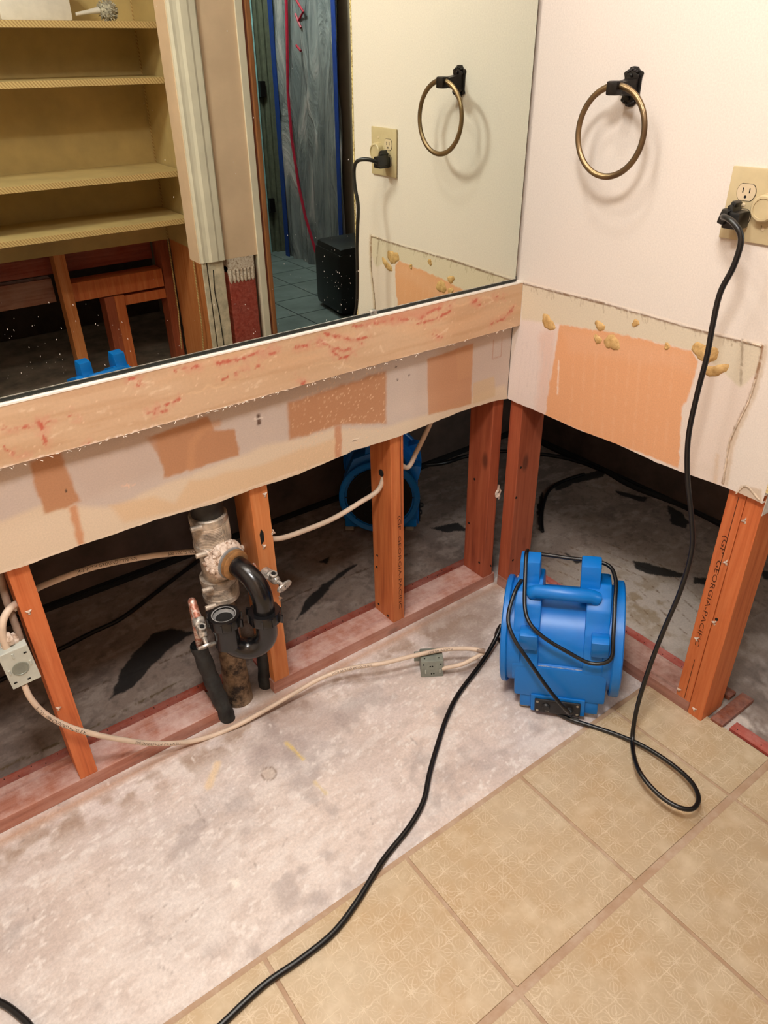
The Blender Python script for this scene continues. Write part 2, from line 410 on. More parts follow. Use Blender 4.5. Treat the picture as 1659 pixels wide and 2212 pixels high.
def grid_obj(name, X, Y, Z, C, mats, parent=None, extra=None, smooth=True):
    n, m = X.shape; v = np.stack([X, Y, Z], -1).reshape(-1, 3)
    i = np.arange(n*m).reshape(n, m)
    q = np.stack([i[:-1, :-1], i[1:, :-1], i[1:, 1:], i[:-1, 1:]], -1).reshape(-1, 4)
    nv = len(v); nq = len(q); ev = []; ef = []
    if extra: ev, ef = extra.v, [[a+nv for a in f] for f in extra.f]
    me = bpy.data.meshes.new(name)
    me.from_pydata(np.vstack([v, np.array(ev).reshape(-1, 3)]).tolist() if ev else v.tolist(), [], q.tolist() + ef)
    for mt in mats: me.materials.append(mt)
    at = me.color_attributes.new('Col', 'FLOAT_COLOR', 'POINT')
    cc = np.ones((len(me.vertices), 4), np.float32); cc[:nv, :3] = C.reshape(-1, 3)
    at.data.foreach_set('color', cc.ravel())
    if ef:
        mi = np.zeros(len(me.polygons), np.int32); mi[nq:] = [k_+1 for k_ in extra.m]
        me.polygons.foreach_set('material_index', mi)
    if smooth: me.polygons.foreach_set('use_smooth', np.array([True]*nq + [False]*len(ef)))
    o = bpy.data.objects.new(name, me); COL.objects.link(o)
    if parent: o.parent = parent
    return o

# ------------------------------------------------------------------ FLOOR: concrete slab
u = np.arange(-2.3, 1.0, .0045); v_ = np.arange(-.575, .78, .0045); U, W = np.meshgrid(u, v_, indexing='ij')
pt = Paint(U, W, (224, 211, 206), 2, 0)
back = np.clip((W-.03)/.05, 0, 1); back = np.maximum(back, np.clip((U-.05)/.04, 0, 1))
pt.veil(3, 11, .35, .65, (232, 214, 202), .8)
pt.veil(5, 12, .45, .7, (206, 198, 196), .7)
pt.blend(np.clip((-U-.55)/.6, 0, 1)*np.clip((-W-.1)/.3, 0, 1)*.55, (232, 226, 220))
pt.veil(34, 13, .55, .8, (196, 180, 172), .35, 1, 1.6)
pt.veil(70, 14, .6, .8, (246, 238, 232), .5)
pt.veil(7, 15, .5, .75, (196, 178, 168), .5)
pt.veil(55, 18, .5, .7, (206, 190, 180), .5, .45, 1.5)
pt.veil(120, 19, .62, .75, (250, 244, 238), .7, .5, 1)
pt.veil(17, 16, .55, .7, (240, 232, 226), .5, 1, 2)
pt.veil(13, 17, .6, .75, (168, 156, 152), .5)
# worn band beside the bottom plate
near = np.clip(1-np.abs(W+.055)/.07, 0, 1)
pt.blend(near*np.clip((fbm(U, W, 26, 21, 5)-.42)*5, 0, 1)*.8, (168, 140, 118))
pt.blend(np.clip(1-np.abs(W+.008)/.02, 0, 1)*.7, (200, 158, 128))
pt.poly([(905,1345),(1000,1290),(1075,1255),(1085,1330),(1040,1390),(930,1395)], (160,138,124), .6, .03, .03, 30, 5)
pt.poly([(560,1540),(640,1500),(700,1510),(760,1560),(640,1640),(540,1630)], (170,152,146), .5, .06, .04, 20, 6)
for q in (((470,1650),(450,1700)),): pt.stroke(q, .008, (236, 212, 180), 1, .003)
pt.stroke([(618,1605),(640,1625),(655,1640)], .004, (226, 200, 120), .8, .003)
pt.stroke([(680,1690),(705,1715)], .003, (226, 205, 140), .6, .003)
c0 = P(580,1671,2,0); rr = np.hypot(U-c0[0], W-c0[1]) + (fbm(U, W, 70, 8)-.5)*.012
pt.blend(np.clip(1-np.abs(rr-.017)/.004, 0, 1)*.8, (130,104,82)); pt.blend(np.clip((.016-rr)/.004, 0, 1)*.5, (196,178,160))
pt.poly([(495,1900),(515,1896),(523,1912),(505,1920)], (248,240,230), 1, .004, .003)
for a in range(26):
    x0, y0 = random.uniform(20,900), random.uniform(1560,2150); pt.stroke([(x0,y0),(x0+random.uniform(-40,40), y0+random.uniform(15,50))], .0012, (150,134,126), .5, .001, a, .35)
for a in range(40):
    x0, y0 = random.uniform(20,1100), random.uniform(1560,2180); pt.stroke([(x0,y0),(x0+random.uniform(-14,14), y0+random.uniform(-10,10))], .0022, (248,242,236), .7, .002, a, .3)
# bare slab of the neighbouring room
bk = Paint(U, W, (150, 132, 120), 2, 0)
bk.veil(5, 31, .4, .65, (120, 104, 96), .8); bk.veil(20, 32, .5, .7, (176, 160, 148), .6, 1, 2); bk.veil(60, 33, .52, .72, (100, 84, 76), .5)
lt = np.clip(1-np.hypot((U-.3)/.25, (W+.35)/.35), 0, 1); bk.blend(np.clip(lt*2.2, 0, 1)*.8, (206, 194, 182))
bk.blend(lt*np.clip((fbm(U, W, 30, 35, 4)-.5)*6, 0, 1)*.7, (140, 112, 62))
for s_ in range(7):
    x0 = .12+s_*.05; bk.stroke([(x0,-.5),(x0+.08,-.25),(x0+.03,.0)], .002, (112,80,48), .7, .004, s_, .4, px=False)
bk.stroke([(-1.3,.35),(-.9,.3),(-.5,.34),(-.1,.3)], .0025, (90,66,44), .8, .006, 4, .3, px=False)
bk.stroke([(-1.6,.2),(-1.2,.19),(-.95,.21)], .0025, (96,76,40), .8, .008, 5, .3, px=False)
BLK = (16, 14, 13)
for j, pg in enumerate([
    [(235,1512),(262,1448),(290,1410),(330,1368),(372,1357),(398,1364),(420,1368),(400,1376),(366,1402),(318,1448),(292,1480),(258,1500)],
    [(638,1342),(660,1296),(700,1262),(740,1232),(776,1216),(726,1256),(694,1290),(660,1322)],
    [(690,1214),(710,1205),(708,1218)], [(930,1140),(990,1128),(1010,1146),(960,1150)],
    [(1368,1212),(1400,1216),(1478,1240),(1470,1248),(1400,1240),(1372,1228)], [(1495,1245),(1530,1250),(1530,1262),(1500,1260)],
    [(1442,1092),(1470,1104),(1492,1130),(1480,1142),(1450,1132)], [(1196,1044),(1250,1028),(1288,1018),(1308,992),(1314,1004),(1304,1030),(1240,1044),(1200,1062)],
    [(1222,1196),(1246,1204),(1262,1216),(1244,1218)],[(1160,1090),(1172,1060),(1176,1100),(1170,1150),(1162,1144)],
    [(1618,1452),(1640,1432),(1659,1424),(1700,1440),(1690,1500),(1640,1484)], [(1640,1230),(1700,1240),(1690,1262),(1650,1252)],
    [(1330,1060),(1400,1075),(1390,1084),(1340,1070)]]):
    bk.poly(pg, BLK, .95, .004, .008, 45, j+40)
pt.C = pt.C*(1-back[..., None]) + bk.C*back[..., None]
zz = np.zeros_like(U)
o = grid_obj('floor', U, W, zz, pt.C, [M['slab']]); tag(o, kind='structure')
mb = MB(); mb.box(-2.6, 1.1, -4.3, 1.0, -.12, -.004); mb.build('floor', plain('rough_subfloor', (158, 138, 124), .8, var=.12, sc=9)); tag(COL.objects[-1] if False else bpy.data.objects[mb and 'floor.001'], kind='structure')

# tiled floor of the bathroom (pitch 330 mm, columns 8 mm joints, rows 15 mm)
mb = MB(); mb.box(-2.6, .042, -1.82, -.552, -.003, .0035)
mb.cur = 1
xs = [-.455 + .33*i for i in range(-7, 3)]; ys = [-.553, -.883, -1.213, -1.543, -1.873]
for i in range(len(xs)-1):
    for j in range(4):
        x0, x1 = xs[i]+.004, min(xs[i+1]-.004, .040); y1, y0 = ys[j]-(.008 if j else .011), ys[j+1]+.008
        y0 = max(y0, -1.81)
        if x1 - x0 > .02: mb.box(x0, x1, y0, y1, .001, .0062, .0012)
o = mb.build('floor', [M['grout'], M['tile']]); tag(o, kind='structure')
# slab beyond the doorway
u = np.arange(.03, 1.0, .01); v_ = np.arange(-1.85, -.57, .01); U, W = np.meshgrid(u, v_, indexing='ij')
pt = Paint(U, W, (140, 124, 114), 2, 0); pt.veil(14, 51, .4, .7, (104, 92, 86), .8); pt.veil(30, 52, .5, .7, (190, 176, 166), .6)
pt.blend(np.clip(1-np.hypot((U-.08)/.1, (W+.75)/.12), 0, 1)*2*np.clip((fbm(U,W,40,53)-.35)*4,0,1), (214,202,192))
o = grid_obj('floor', U, W, np.zeros_like(U)-.0006, pt.C, [M['slab']]); tag(o, kind='structure')
mb = MB(); mb.box(.28, 1.75, -4.2, -1.82, -.003, .001); mb.cur = 1
for i in range(5):
    for j in range(8):
        mb.box(.28+i*.305+.004, .28+i*.305+.301, -4.2+j*.305+.004, -4.2+j*.305+.301, 0, .004, .001)
o = mb.build('floor', [M['hall_grout'], M['hall_tile']]); tag(o, kind='structure')

# ------------------------------------------------------------------ WALLS
def prof_interp(pts, xs_):
    a = sorted(pts); return np.interp(xs_, [p[0] for p in a], [p[1] for p in a])
# mirror wall: torn-off drywall, bottom edge cut ragged
bp = [tuple(P(a, b, 1, 0)[[0, 2]]) for a, b in [(0,1240),(62,1220),(88,1210),(172,1178),(250,1153),(333,1124),(400,1105),(469,1086),(552,1054),(591,1043),(646,1024),(700,1001),(726,989),(750,981),(757,974),(790,966),(864,942),(930,915),(1020,880),(1070,866),(1095,862)]]
bp = [(-2.3, .62)] + bp + [(0, bp[-1][1])]
u = np.arange(-2.3, .0001, .003); zb = prof_interp(bp, u) + (fbm(u, u*0, 60, 3)-.5)*.003 
t = np.linspace(0, 1, 108)
U = np.repeat(u[:, None], len(t), 1); W = zb[:, None]*(1-t) + .948*t
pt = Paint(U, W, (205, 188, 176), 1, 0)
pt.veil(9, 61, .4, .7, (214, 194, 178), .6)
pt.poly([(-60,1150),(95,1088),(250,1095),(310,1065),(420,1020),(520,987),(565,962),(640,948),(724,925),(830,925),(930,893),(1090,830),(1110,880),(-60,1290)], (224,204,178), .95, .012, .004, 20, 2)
pt.poly([(236,1092),(330,1072),(380,1090),(410,1040),(560,1005),(640,972),(730,945),(735,990),(560,1050),(400,1100),(270,1128)], (222,190,152), .8, .01, .006, 20, 4)
pt.poly([(1022,828),(1068,812),(1070,857),(1022,872)], (214,186,146), .7, .004, .002)
BR = (190, 136, 96)
pt.poly([(63,996),(134,972),(143,1005),(160,1050),(176,1082),(140,1098),(95,1112),(75,1040)], BR, .95, .006, .006, 30, 5)
pt.poly([(147,1096),(165,1090),(184,1174),(170,1182)], (206,146,104), .9, .006, .003)
pt.poly([(316,943),(448,900),(462,928),(508,928),(517,984),(354,1032),(344,990)], BR, .95, .005, .006, 40, 7)
pt.stroke([(412,1010),(414,960),(440,925),(470,915)], .008, (206,152,110), .6, .003)
pt.poly([(622,870),(834,800),(834,915),(740,918),(624,952)], BR, .95, .008, .004, 40, 8)
pt.poly([(722,922),(738,918),(738,990),(725,994)], (200,140,104), .85, .005, .003)
pt.poly([(923,776),(990,752),(1022,742),(1018,872),(925,898)], (198,142,100), .85, .004, .003, 40, 9)
pt.poly([(985,760),(1022,745),(1018,812),(990,820)], (206,158,120), .6, .004, .003, 40, 10)
pt.poly([(140,985),(330,920),(350,1020),(185,1080)], (200,178,164), .5, .02, .012, 14, 12)
a0, a1 = P(622,880,1,0), P(834,915,1,0); pt.spots(420, (.0008,.0019), (240,205,170), (a0[0], a1[0], .62, .83), .8)
pt.stroke([(1066,735),(1064,775),(1082,770),(1084,730)], .0015, (190,150,128), .8, .0008)
for q in [(855,792),(883,810),(858,820),(142,1060)]: pt.stroke([q,(q[0]+1,q[1]+1)], .0018, (70,50,38), 1, 0)
pt.stroke([(558,898),(560,914)], .004, (96,72,58), 1, .003); pt.stroke([(550,905),(567,903)], .0015, (240,228,214), .8, .002)
for a in range(9): pt.stroke([(278,1048),(278+random.uniform(-16,16),1048+random.uniform(-12,12))], .0012, (236,200,176), .8, .002)
pt.stroke([(762,951),(778,945)], .0015, (240,225,205), 1, .0005); pt.stroke([(762,953),(778,947)], .001, (120,95,75), .8, .0005)
pt.stroke([(-60,1256),(520,1060),(1095,866)], .0018, (244,226,206), .5, .002, 5, .3)
ex = MB()
for i in range(0, len(u)-1, 6):
    j = min(i+6, len(u)-1); ex.add([(u[i],0,zb[i]),(u[j],0,zb[j]),(u[j],.0127,zb[j]+.001),(u[i],.0127,zb[i]+.001)], [[0,1,2,3]])
ex.box(-2.6, 0, .004, .0127, .64, 2.44); ex.box(-2.6, 0, 0, .0127, .948, 2.44); ex.box(-2.6,-2.3,0,.0127,.62,.948)
ex.box(-2.6, .0, .1017, .114, .62, 2.44)
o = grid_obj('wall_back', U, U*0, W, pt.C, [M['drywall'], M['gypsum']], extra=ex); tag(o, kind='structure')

# right wall
bp = [tuple(P(a, b, 0, 0)[[1, 2]]) for a, b in [(1095,862),(1165,890),(1240,925),(1330,958),(1350,967),(1420,1000),(1480,1022),(1565,1052),(1600,1066),(1640,1085)]]
bp = [(-.716, bp[-1][1])] + bp[:-1] + [(0, .6254)]
u = np.arange(-.7153, .0001, .003); u[-1] = 0; zb = prof_interp(bp, u) + (fbm(u, u*0, 60, 5)-.5)*.003
t = np.linspace(0, 1, 330); U = np.repeat(u[:, None], len(t), 1); W = zb[:, None]*(1-t) + 1.62*t
pt = Paint(U, W, (230, 220, 208), 0, 0)
pt.veil(3, 71, .4, .7, (236, 222, 210), .4)
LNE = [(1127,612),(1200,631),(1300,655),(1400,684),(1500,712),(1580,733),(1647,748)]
low = [(1095,858),(1180,905),(1300,955),(1480,1030),(1570,1062),(1580,1000),(1600,915),(1625,850),(1642,790)]
pt.poly(LNE[::-1] + [(1127,700)] + low, (230, 214, 200), 1, .003, .001)
pt.poly(LNE[::-1] + [(1126,692),(1205,700),(1300,716),(1400,735),(1500,757),(1560,800),(1600,838),(1640,800)], (218, 205, 180), .95, .004, .003)
pt.poly([(1125,690),(1206,702),(1205,720),(1186,830),(1178,900),(1085,865)], (228,212,204), .9, .01, .004)
pt.poly([(1168,720),(1200,712),(1196,800),(1180,900),(1160,888)], (226,190,172), .6, .02, .012, 25, 3)
pt.poly([(1209,702),(1300,714),(1400,736),(1494,757),(1507,782),(1492,845),(1474,880),(1470,935),(1466,1012),(1400,985),(1300,950),(1178,898),(1186,835),(1198,775)], (228,168,122), 1, .003, .004, 70, 5)
pt.poly([(1215,712),(1300,724),(1480,765),(1490,800),(1230,760)], (228,174,134), .6, .02, .01, 20, 6)
for a in range(10): pt.stroke([(1240+a*24,760),(1228+a*23,985)], .003, (234,182,142), .35, .004, a, .4)
pt.stroke([(1207,780),(1204,850)], .002, (242,222,204), .8, .002, 3)
pt.stroke([(1499,880),(1488,905)], .004, (236,222,206), .7, .003, 3)
for a in range(8): pt.stroke([(1130+a*9,740),(1118+a*9,860)], .0018, (210,195,188), .35, .002, a, .4)
pt.stroke(LNE, .0022, (128,98,72), .95, .0022, 4, .12); pt.stroke([(a,b-5) for a,b in LNE], .002, (248,234,216), .6, .001, 5)  # gap shadow along the paint edge drawn as a dark line, highlight painted above
for a in range(40):
    k_ = random.random(); i = int(k_*6); f_ = k_*6-i; x0 = LNE[i][0]*(1-f_)+LNE[i+1][0]*f_; y0 = LNE[i][1]*(1-f_)+LNE[i+1][1]*f_
    pt.stroke([(x0,y0+2),(x0+random.uniform(-3,3),y0+random.uniform(6,20))], .001, (170,150,122), .5, .001, a)
CRK = [(1647,748),(1641,785),(1632,820),(1618,865),(1606,890),(1596,910),(1584,935),(1574,962),(1562,1044)]
pt.stroke(CRK, .0022, (150,112,80), .95, .003, 6, .1); pt.stroke([(a+7,b) for a,b in CRK], .004, (206,186,160), .7, .003, 7)
pt.stroke([(1604,735),(1600,830)], .002, (140,118,92), .6, .002, 8, .2); pt.stroke([(1604,738),(1640,746)], .002, (240,226,206), .9, .002, 9)
pt.stroke([(1550,985),(1545,1042)], .004, (226,202,176), .8, .003, 9)
pt.poly([(1480,1005),(1515,1000),(1560,1020),(1545,1030)], (224,208,192), .5, .01, .006)
pt.poly([(1588,1068),(1600,1048),(1620,1052),(1645,1058),(1646,1090),(1620,1085)], (206,186,164), .9, .003, .002)
ex = MB()
for i in range(0, len(u)-1, 6):
    j = min(i+6, len(u)-1); ex.add([(0,u[i],zb[i]),(0,u[j],zb[j]),(.0127,u[j],zb[j]),(.0127,u[i],zb[i])], [[0,1,2,3]])
ex.box(.003, .0127, -.7153, 0, .65, 2.44); ex.box(0, .0127, -.7153, 0, 1.62, 2.44)
ex.box(.1017, .114, -.7153, .114, .62, 2.44)
ex.box(.0127, .1017, -.7163, -.7151, .60, 2.44)
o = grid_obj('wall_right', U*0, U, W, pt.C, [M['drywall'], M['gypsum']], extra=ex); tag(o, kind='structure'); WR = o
# dried adhesive blobs and torn paper stay on the wall board
def blob(cx, cy, rx, ry, rot=0, seed=0, hole=False, h=.0035):
    c = P(cx, cy, 0, 0); mb = MB(); n = 22; rings = 6; vs = []; fs = []; rg = random.Random(seed)
    ph = [rg.uniform(0, 6) for _ in range(3)]
    for r_ in range(rings+1):
        q = r_/rings
        for k_ in range(n):
            a = 2*PI*k_/n; rad = q*(1+.18*math.sin(2*a+ph[0])+.12*math.sin(3*a+ph[1])+.07*math.sin(7*a+ph[2]))
            y_ = rad*rx*math.cos(a); z_ = rad*ry*math.sin(a)
            yy = y_*math.cos(rot)-z_*math.sin(rot); zz_ = y_*math.sin(rot)+z_*math.cos(rot)
            hh = h*(1-q**3)*(.5+.5*vnoise(np.array(yy*90+seed), np.array(zz_*90), 3)) + .0004
            if hole and q < .4: hh = .0008
            vs.append((-hh if r_ < rings else .0005, c[1]+yy, c[2]+zz_))
    for r_ in range(rings):
        for k_ in range(n): fs.append([r_*n+k_, r_*n+(k_+1)%n, (r_+1)*n+(k_+1)%n, (r_+1)*n+k_])
    mb.add(vs, fs); return mb.build('adhesive_blob', M['glue'], WR, smooth=40)
blob(1184,697,.021,.018,.3,1); blob(1296,704,.016,.010,0,2); blob(1322,740,.019,.020,0,3,False,.005); blob(1291,733,.011,.011,.4,4)
blob(1373,698,.010,.008,0,5); blob(1441,748,.008,.007,0,6,True); blob(1523,762,.026,.022,.2,7,False,.005); blob(1545,800,.026,.013,-.5,8,False,.005)
for i, pts in enumerate([CRK[2:6], CRK[5:], [(1604,736),(1625,742),(1645,748)], [(1590,1066),(1612,1050),(1640,1080)]]):
    mb = MB(); pp = [P(a, b, 0, -.001) for a, b in pts]; mb.tube(spline(pp, 5), .0018, 5); mb.build('torn_paper', M['paper'], WR)

# other walls
def wallbox(name, boxes, mat):
    mb = MB()
    for b in boxes: mb.box(*b)
    return tag(mb.build(name, mat), kind='structure')
wallbox('wall_left', [(-2.65,-2.6,-1.85,.0,0,2.44)], M['paint_wall'])
wallbox('ceiling', [(-2.65,1.8,-4.3,1.0,2.44,2.5)], M['ceil'])
wallbox('wall_front', [(-2.6,-1.15,-1.92,-1.8,0,2.44),(-1.15,-.072,-1.92,-1.8,2.05,2.44),(-.072,.235,-1.9,-1.8,.632,2.44)], M['tan_wall'])
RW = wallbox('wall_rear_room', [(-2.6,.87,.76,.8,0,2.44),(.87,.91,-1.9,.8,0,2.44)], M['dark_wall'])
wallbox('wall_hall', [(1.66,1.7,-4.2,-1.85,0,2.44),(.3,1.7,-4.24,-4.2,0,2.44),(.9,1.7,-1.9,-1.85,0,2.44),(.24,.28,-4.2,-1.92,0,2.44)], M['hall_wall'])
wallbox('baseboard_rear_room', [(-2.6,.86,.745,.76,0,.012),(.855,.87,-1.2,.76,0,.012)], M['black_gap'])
# irregular black mastic line against the far walls
mb = MB(); mb.tube(spline([(-1.4,.745,.004),(-.9,.738,.004),(-.35,.748,.004),(.2,.74,.004),(.6,.746,.004),(.85,.735,.004)], 6), .009, 6)
mb.build('mastic_bead', M['black_gap'], RW); mb = MB(); mb.tube(spline([(.86,.74,.004),(.845,.5,.004),(.862,.3,.004),(.84,.12,.004),(.865,-.1,.004),(.85,-.4,.004),(.86,-.9,.004)], 6), .011, 6)
mb.build('mastic_bead', M['black_gap'], RW)

# ------------------------------------------------------------------ FRAMING
def nail(parent, p, d, r=.0035):
    mb = MB(); mb.lathe([(r,0),(r,.0012),(0,.0016)], axisM(p, d), 8); mb.build('nail_head', M['screw'], parent)
def smear(parent, p, d, r, seed=0):
    rg = random.Random(seed); mb = MB(); prof = []
    m = axisM(p, d); n = 14; vs = []; fs = []
    for q in (1, .6, .2):
        for k_ in range(n):
            a = 2*PI*k_/n; R_ = r*q*(1+.5*math.sin(3*a+seed)+.25*math.sin(5*a+seed*2)); vs.append(m @ Vector((R_*math.cos(a), R_*math.sin(a)*1.3, .0003 if q == 1 else .003*(1.2-q)+.001*rg.random())))
    for j in range(2):
        for k_ in range(n): fs.append([j*n+k_, j*n+(k_+1)%n, (j+1)*n+(k_+1)%n, (j+1)*n+k_])
    fs.append([2*n+k_ for k_ in range(n)]); mb.add(vs, fs); mb.build('joint_compound_dab', M['putty'], parent)
def stud(x0, x1, y0, y1, z0, z1, mat, label, group=None, cat='stud', name='wall_stud', b=.002):
    e = empty(name, ((x0+x1)/2, (y0+y1)/2, z0), label, cat, group)
    mb = MB(); mb.box(x0, x1, y0, y1, z0, z1, b, Matrix.Translation(-e.location)); mb.build('board', M[mat], e); return e
def rel(e, p): return Vector(p) - e.location
TOP = .66
s1 = stud(-1.265,-1.226,.0127,.1017,.038,TOP,'stud_o','orange pine stud beside the grey junction box at left')
s2 = stud(-.768,-.724,.0127,.1017,.038,TOP,'stud_b','golden pine stud directly behind the black drain trap')
s3 = stud(-.383,-.343,.0127,.1017,.038,TOP,'stud_c','stamped wall stud with a white cable through its bored hole')
s4 = stud(-.037,-.0005,.0127,.1017,.038,TOP,'stud_r','red-brown corner stud on the mirror wall side')
s5 = stud(.0127,.1017,-.045,-.001,.038,TOP,'stud_r','red-brown corner stud on the towel ring wall side')
s6 = stud(.0127,.1017,-.676,-.638,.038,TOP,'stud_o','stamped left stud of the doubled post under the outlet')
s7 = stud(.0127,.1017,-.7145,-.677,.0,TOP,'stud_o','outer right stud of the doubled post, standing on the floor')
for e, pts in ((s1, [(62,1322),(126,1530)]), (s2, [(572,1068),(570,1180),(605,1292),(590,1150)]), ):
    for i, q in enumerate(pts): smear(e, rel(e, P(*q, 1, .0125)), (0,-1,0), .0045, i)
for e, pts in ((s7, [(1608,1125),(1543,1345),(1500,1532)]), (s6, [(1568,1215),(1505,1380),(1467,1490)])):
    for i, q in enumerate(pts): smear(e, rel(e, P(*q, 0, .0125)), (-1,0,0), .0045, i+4)
smear(s4, rel(s4, P(1076,1060,1,.012)), (0,-1,0), .011, 3); smear(s4, rel(s4, P(1077,1070,1,.010)), (0,-1,0), .009, 5)
for e, q, ax, val, d in ((s2,(566,1160),1,.0125,(0,-1,0)),(s7,(1548,1338),0,.0125,(-1,0,0))):
    mb = MB(); m = axisM(rel(e, P(*q, ax, val)), d); mb.prism([(-.004,-.02),(.004,-.012),(.005,.01),(0,.022),(-.005,.008)] if e is s2 else [(.004*math.cos(a),.004*math.sin(a)) for a in np.linspace(0,5.5,8)], -.001, .0006, m); mb.build('knot_hole', M['hole'], e)
mb = MB(); mb.lathe([(.0095,0),(.0095,.002)], axisM(rel(s3, (-.384,.052,.508)), (-1,0,0)), 16); mb.build('bored_hole', M['hole'], s3)
for e, pts, ax, val, d in ((s3, [(815,1200),(814,1225),(818,1305),(838,1330)], 0, -.3835, (-1,0,0)), (s4, [(1025,1035),(1013,1130),(1035,1215),(1060,1222)], 0, -.0375, (-1,0,0)), (s5, [(1125,1010),(1115,1075),(1108,1210)], 1, -.0455, (0,-1,0))):
    for q in pts:
        p = P(*q, ax, val); mb = MB(); mb.lathe([(.0038,0),(.0038,.0006)], axisM(rel(e, p), d), 8); mb.build('nail_hole', M['hole'], e)
# stamp lettering
def text_mesh(s, size):
    cu = bpy.data.curves.new('t', 'FONT'); cu.body = s; cu.size = size; cu.resolution_u = 2
    ob = bpy.data.objects.new('t', cu); COL.objects.link(ob); bpy.context.view_layer.update()
    me = ob.evaluated_get(bpy.context.evaluated_depsgraph_get()).to_mesh()
    V = [v.co.copy() for v in me.vertices]; F = [list(p.vertices) for p in me.polygons]
    ob.to_mesh_clear() if hasattr(ob, 'to_mesh_clear') else None
    bpy.data.objects.remove(ob); bpy.data.curves.remove(cu); return V, F
def stamp(e, s, size, origin, dx, dy, mat='ink_soft', name='lettering', stretch=1.0):
    V, F = text_mesh(s, size); o_ = rel(e, origin); dx = Vector(dx); dy = Vector(dy); nrm = dx.cross(dy)
    mb = MB(); mb.add([o_ + dx*v.x*stretch + dy*v.y + nrm*.0004 for v in V], F); return mb.build(name, M[mat], e)
a = P(859,1128,1,.0127); b = P(864,1298,1,.0127)
stamp(s3, '(GP  GEORGIA-PACIFIC', .0135, (a[0]+.001, .0125, a[2]+.02), (0,0,-1), (1,0,0), stretch=(a[2]-b[2]+.02)/.127)
mb = MB()
mb.box(-.3525,-.3515,.0121,.0128,.36,.62,0,Matrix.Translation(-s3.location)); mb.build('saw_groove', M['ink_soft'], s3); mb = MB(); mb.box(-.3525,-.3515,.0121,.0128,.04,.095,0,Matrix.Translation(-s3.location)); mb.build('saw_groove', M['ink_soft'], s3)
a = P(1562,1162,0,.0127); b = P(1503,1372,0,.0127)
stamp(s6, '(GP  GEORGIA-PACIFIC', .0150, (.0125, -.6515, a[2]+.01), (0,0,-1), (0,-1,0), stretch=(a[2]-b[2]+.01)/.141)
mb = MB()
mb.box(.0121,.0128,-.6615,-.6602,.42,.62,0,Matrix.Translation(-s6.location)); mb.build('saw_groove', M['ink_soft'], s6); mb = MB(); mb.box(.0121,.0128,-.6615,-.6602,.042,.17,0,Matrix.Translation(-s6.location)); mb.build('saw_groove', M['ink_soft'], s6)
# bottom plates
def plate(x0,x1,y0,y1,mat,label,z0=.0,z1=.038,name='bottom_plate',cat='bottom plate',group=None):
    mb = MB(); mb.box(x0,x1,y0,y1,z0,z1,.002); return tag(mb.build(name, M[mat]), label, cat, group)
plate(-2.3,-.925,.0127,.1017,'plate_x','dusty pink bottom plate left of the drain pipes')
plate(-.772,.0125,.0127,.1017,'plate_x','dusty pink bottom plate between the drain pipes and the corner')
plate(.0127,.1017,-.6765,-.0,'plate_y','dusty bottom plate running along the foot of the towel ring wall')
# carpet tack strips on the other side of the plates
def tack(x0,x1,y0,y1,mat,label,ax):
    e = empty('tack_strip', ((x0+x1)/2,(y0+y1)/2,0), label, 'tack strip')
    mb = MB(); T_ = Matrix.Translation(-e.location); mb.box(x0,x1,y0,y1,.0,.009,.001,T_); mb.build('strip', M[mat], e)
    mb = MB(); rg = random.Random(3); L = (x1-x0) if ax == 0 else (y1-y0)
    for i in range(int(L/.03)):
        t_ = (i+.5)*.03; q = (x0+t_, (y0+y1)/2+(-.006 if i%2 else .006), .009) if ax == 0 else ((x0+x1)/2+(-.006 if i%2 else .006), y0+t_, .009)
        mb.lathe([(.0012,0),(.0009,.0015),(0,.004)], axisM(rel(e,q),(rg.uniform(-.3,.3),.2,1)), 5)
    tag(mb.build('pins', M['hole'], e), kind='stuff'); return e
tack(-2.2,-.80,.128,.158,'tack_x','reddish tack strip with pins behind the left bottom plate',0)
tack(-.76,.06,.128,.158,'tack_x','reddish tack strip with pins behind the plate near the corner',0)
tack(.128,.160,-.62,.05,'tack_y','red tack strip with pins behind the towel ring wall plate',1)
tack(.046,.078,-1.55,-.77,'tack_y','red-edged tack strip beside the last floor tile at the doorway',1)
mb = MB(); mb.box(.035,.175,-.757,-.725,.0,.014,.002, Matrix.Translation((0,0,0)) @ Matrix.Rotation(0,4,'Z')); tag(mb.build('wood_offcut', M['brown_wood']), 'short brown wood offcut lying across the doorway beside the post', 'wood offcut')
mb = MB(); mb.box(.135,.165,-.715,-.60,.0,.012,.002); tag(mb.build('wood_offcut', M['brown_wood']), 'narrow dark wood offcut behind the doubled post', 'wood offcut')

# ------------------------------------------------------------------ BACKSPLASH LEDGE
u = np.arange(-2.3, .0001, .003); zb = .832 + .0008*np.sin(u*9) + (fbm(u, u*0, 90, 4)-.5)*.0025
t = np.linspace(0, 1, 38); U = np.repeat(u[:, None], len(t), 1); W = zb[:, None]*(1-t) + .9385*t
pt = Paint(U, W, (204, 170, 136), 1, -.025)
wx = U + .05*(fbm(U, W, 8, 91)-.5); wz = W + .05*(fbm(U, W, 8, 92)-.5)
pt.veil(16, 97, .48, .62, (214,182,150), .5, .25, 2.4)
pt.veil(40, 98, .55, .7, (190,148,112), .4, .12, 2)
s_ = np.abs(((wz*2.2 + wx*.35 + .25*fbm(U, W, 5, 93))*7) % 1 - .5)
pt.blend(np.clip(1-s_/.06, 0, 1)*np.clip((fbm(U, W, 6, 94)-.45)*5, 0, 1)*.55, (232, 200, 160))
pt.veil(10, 95, .5, .75, (218, 176, 138), .5, .5, 3)
RED = (190, 84, 66)
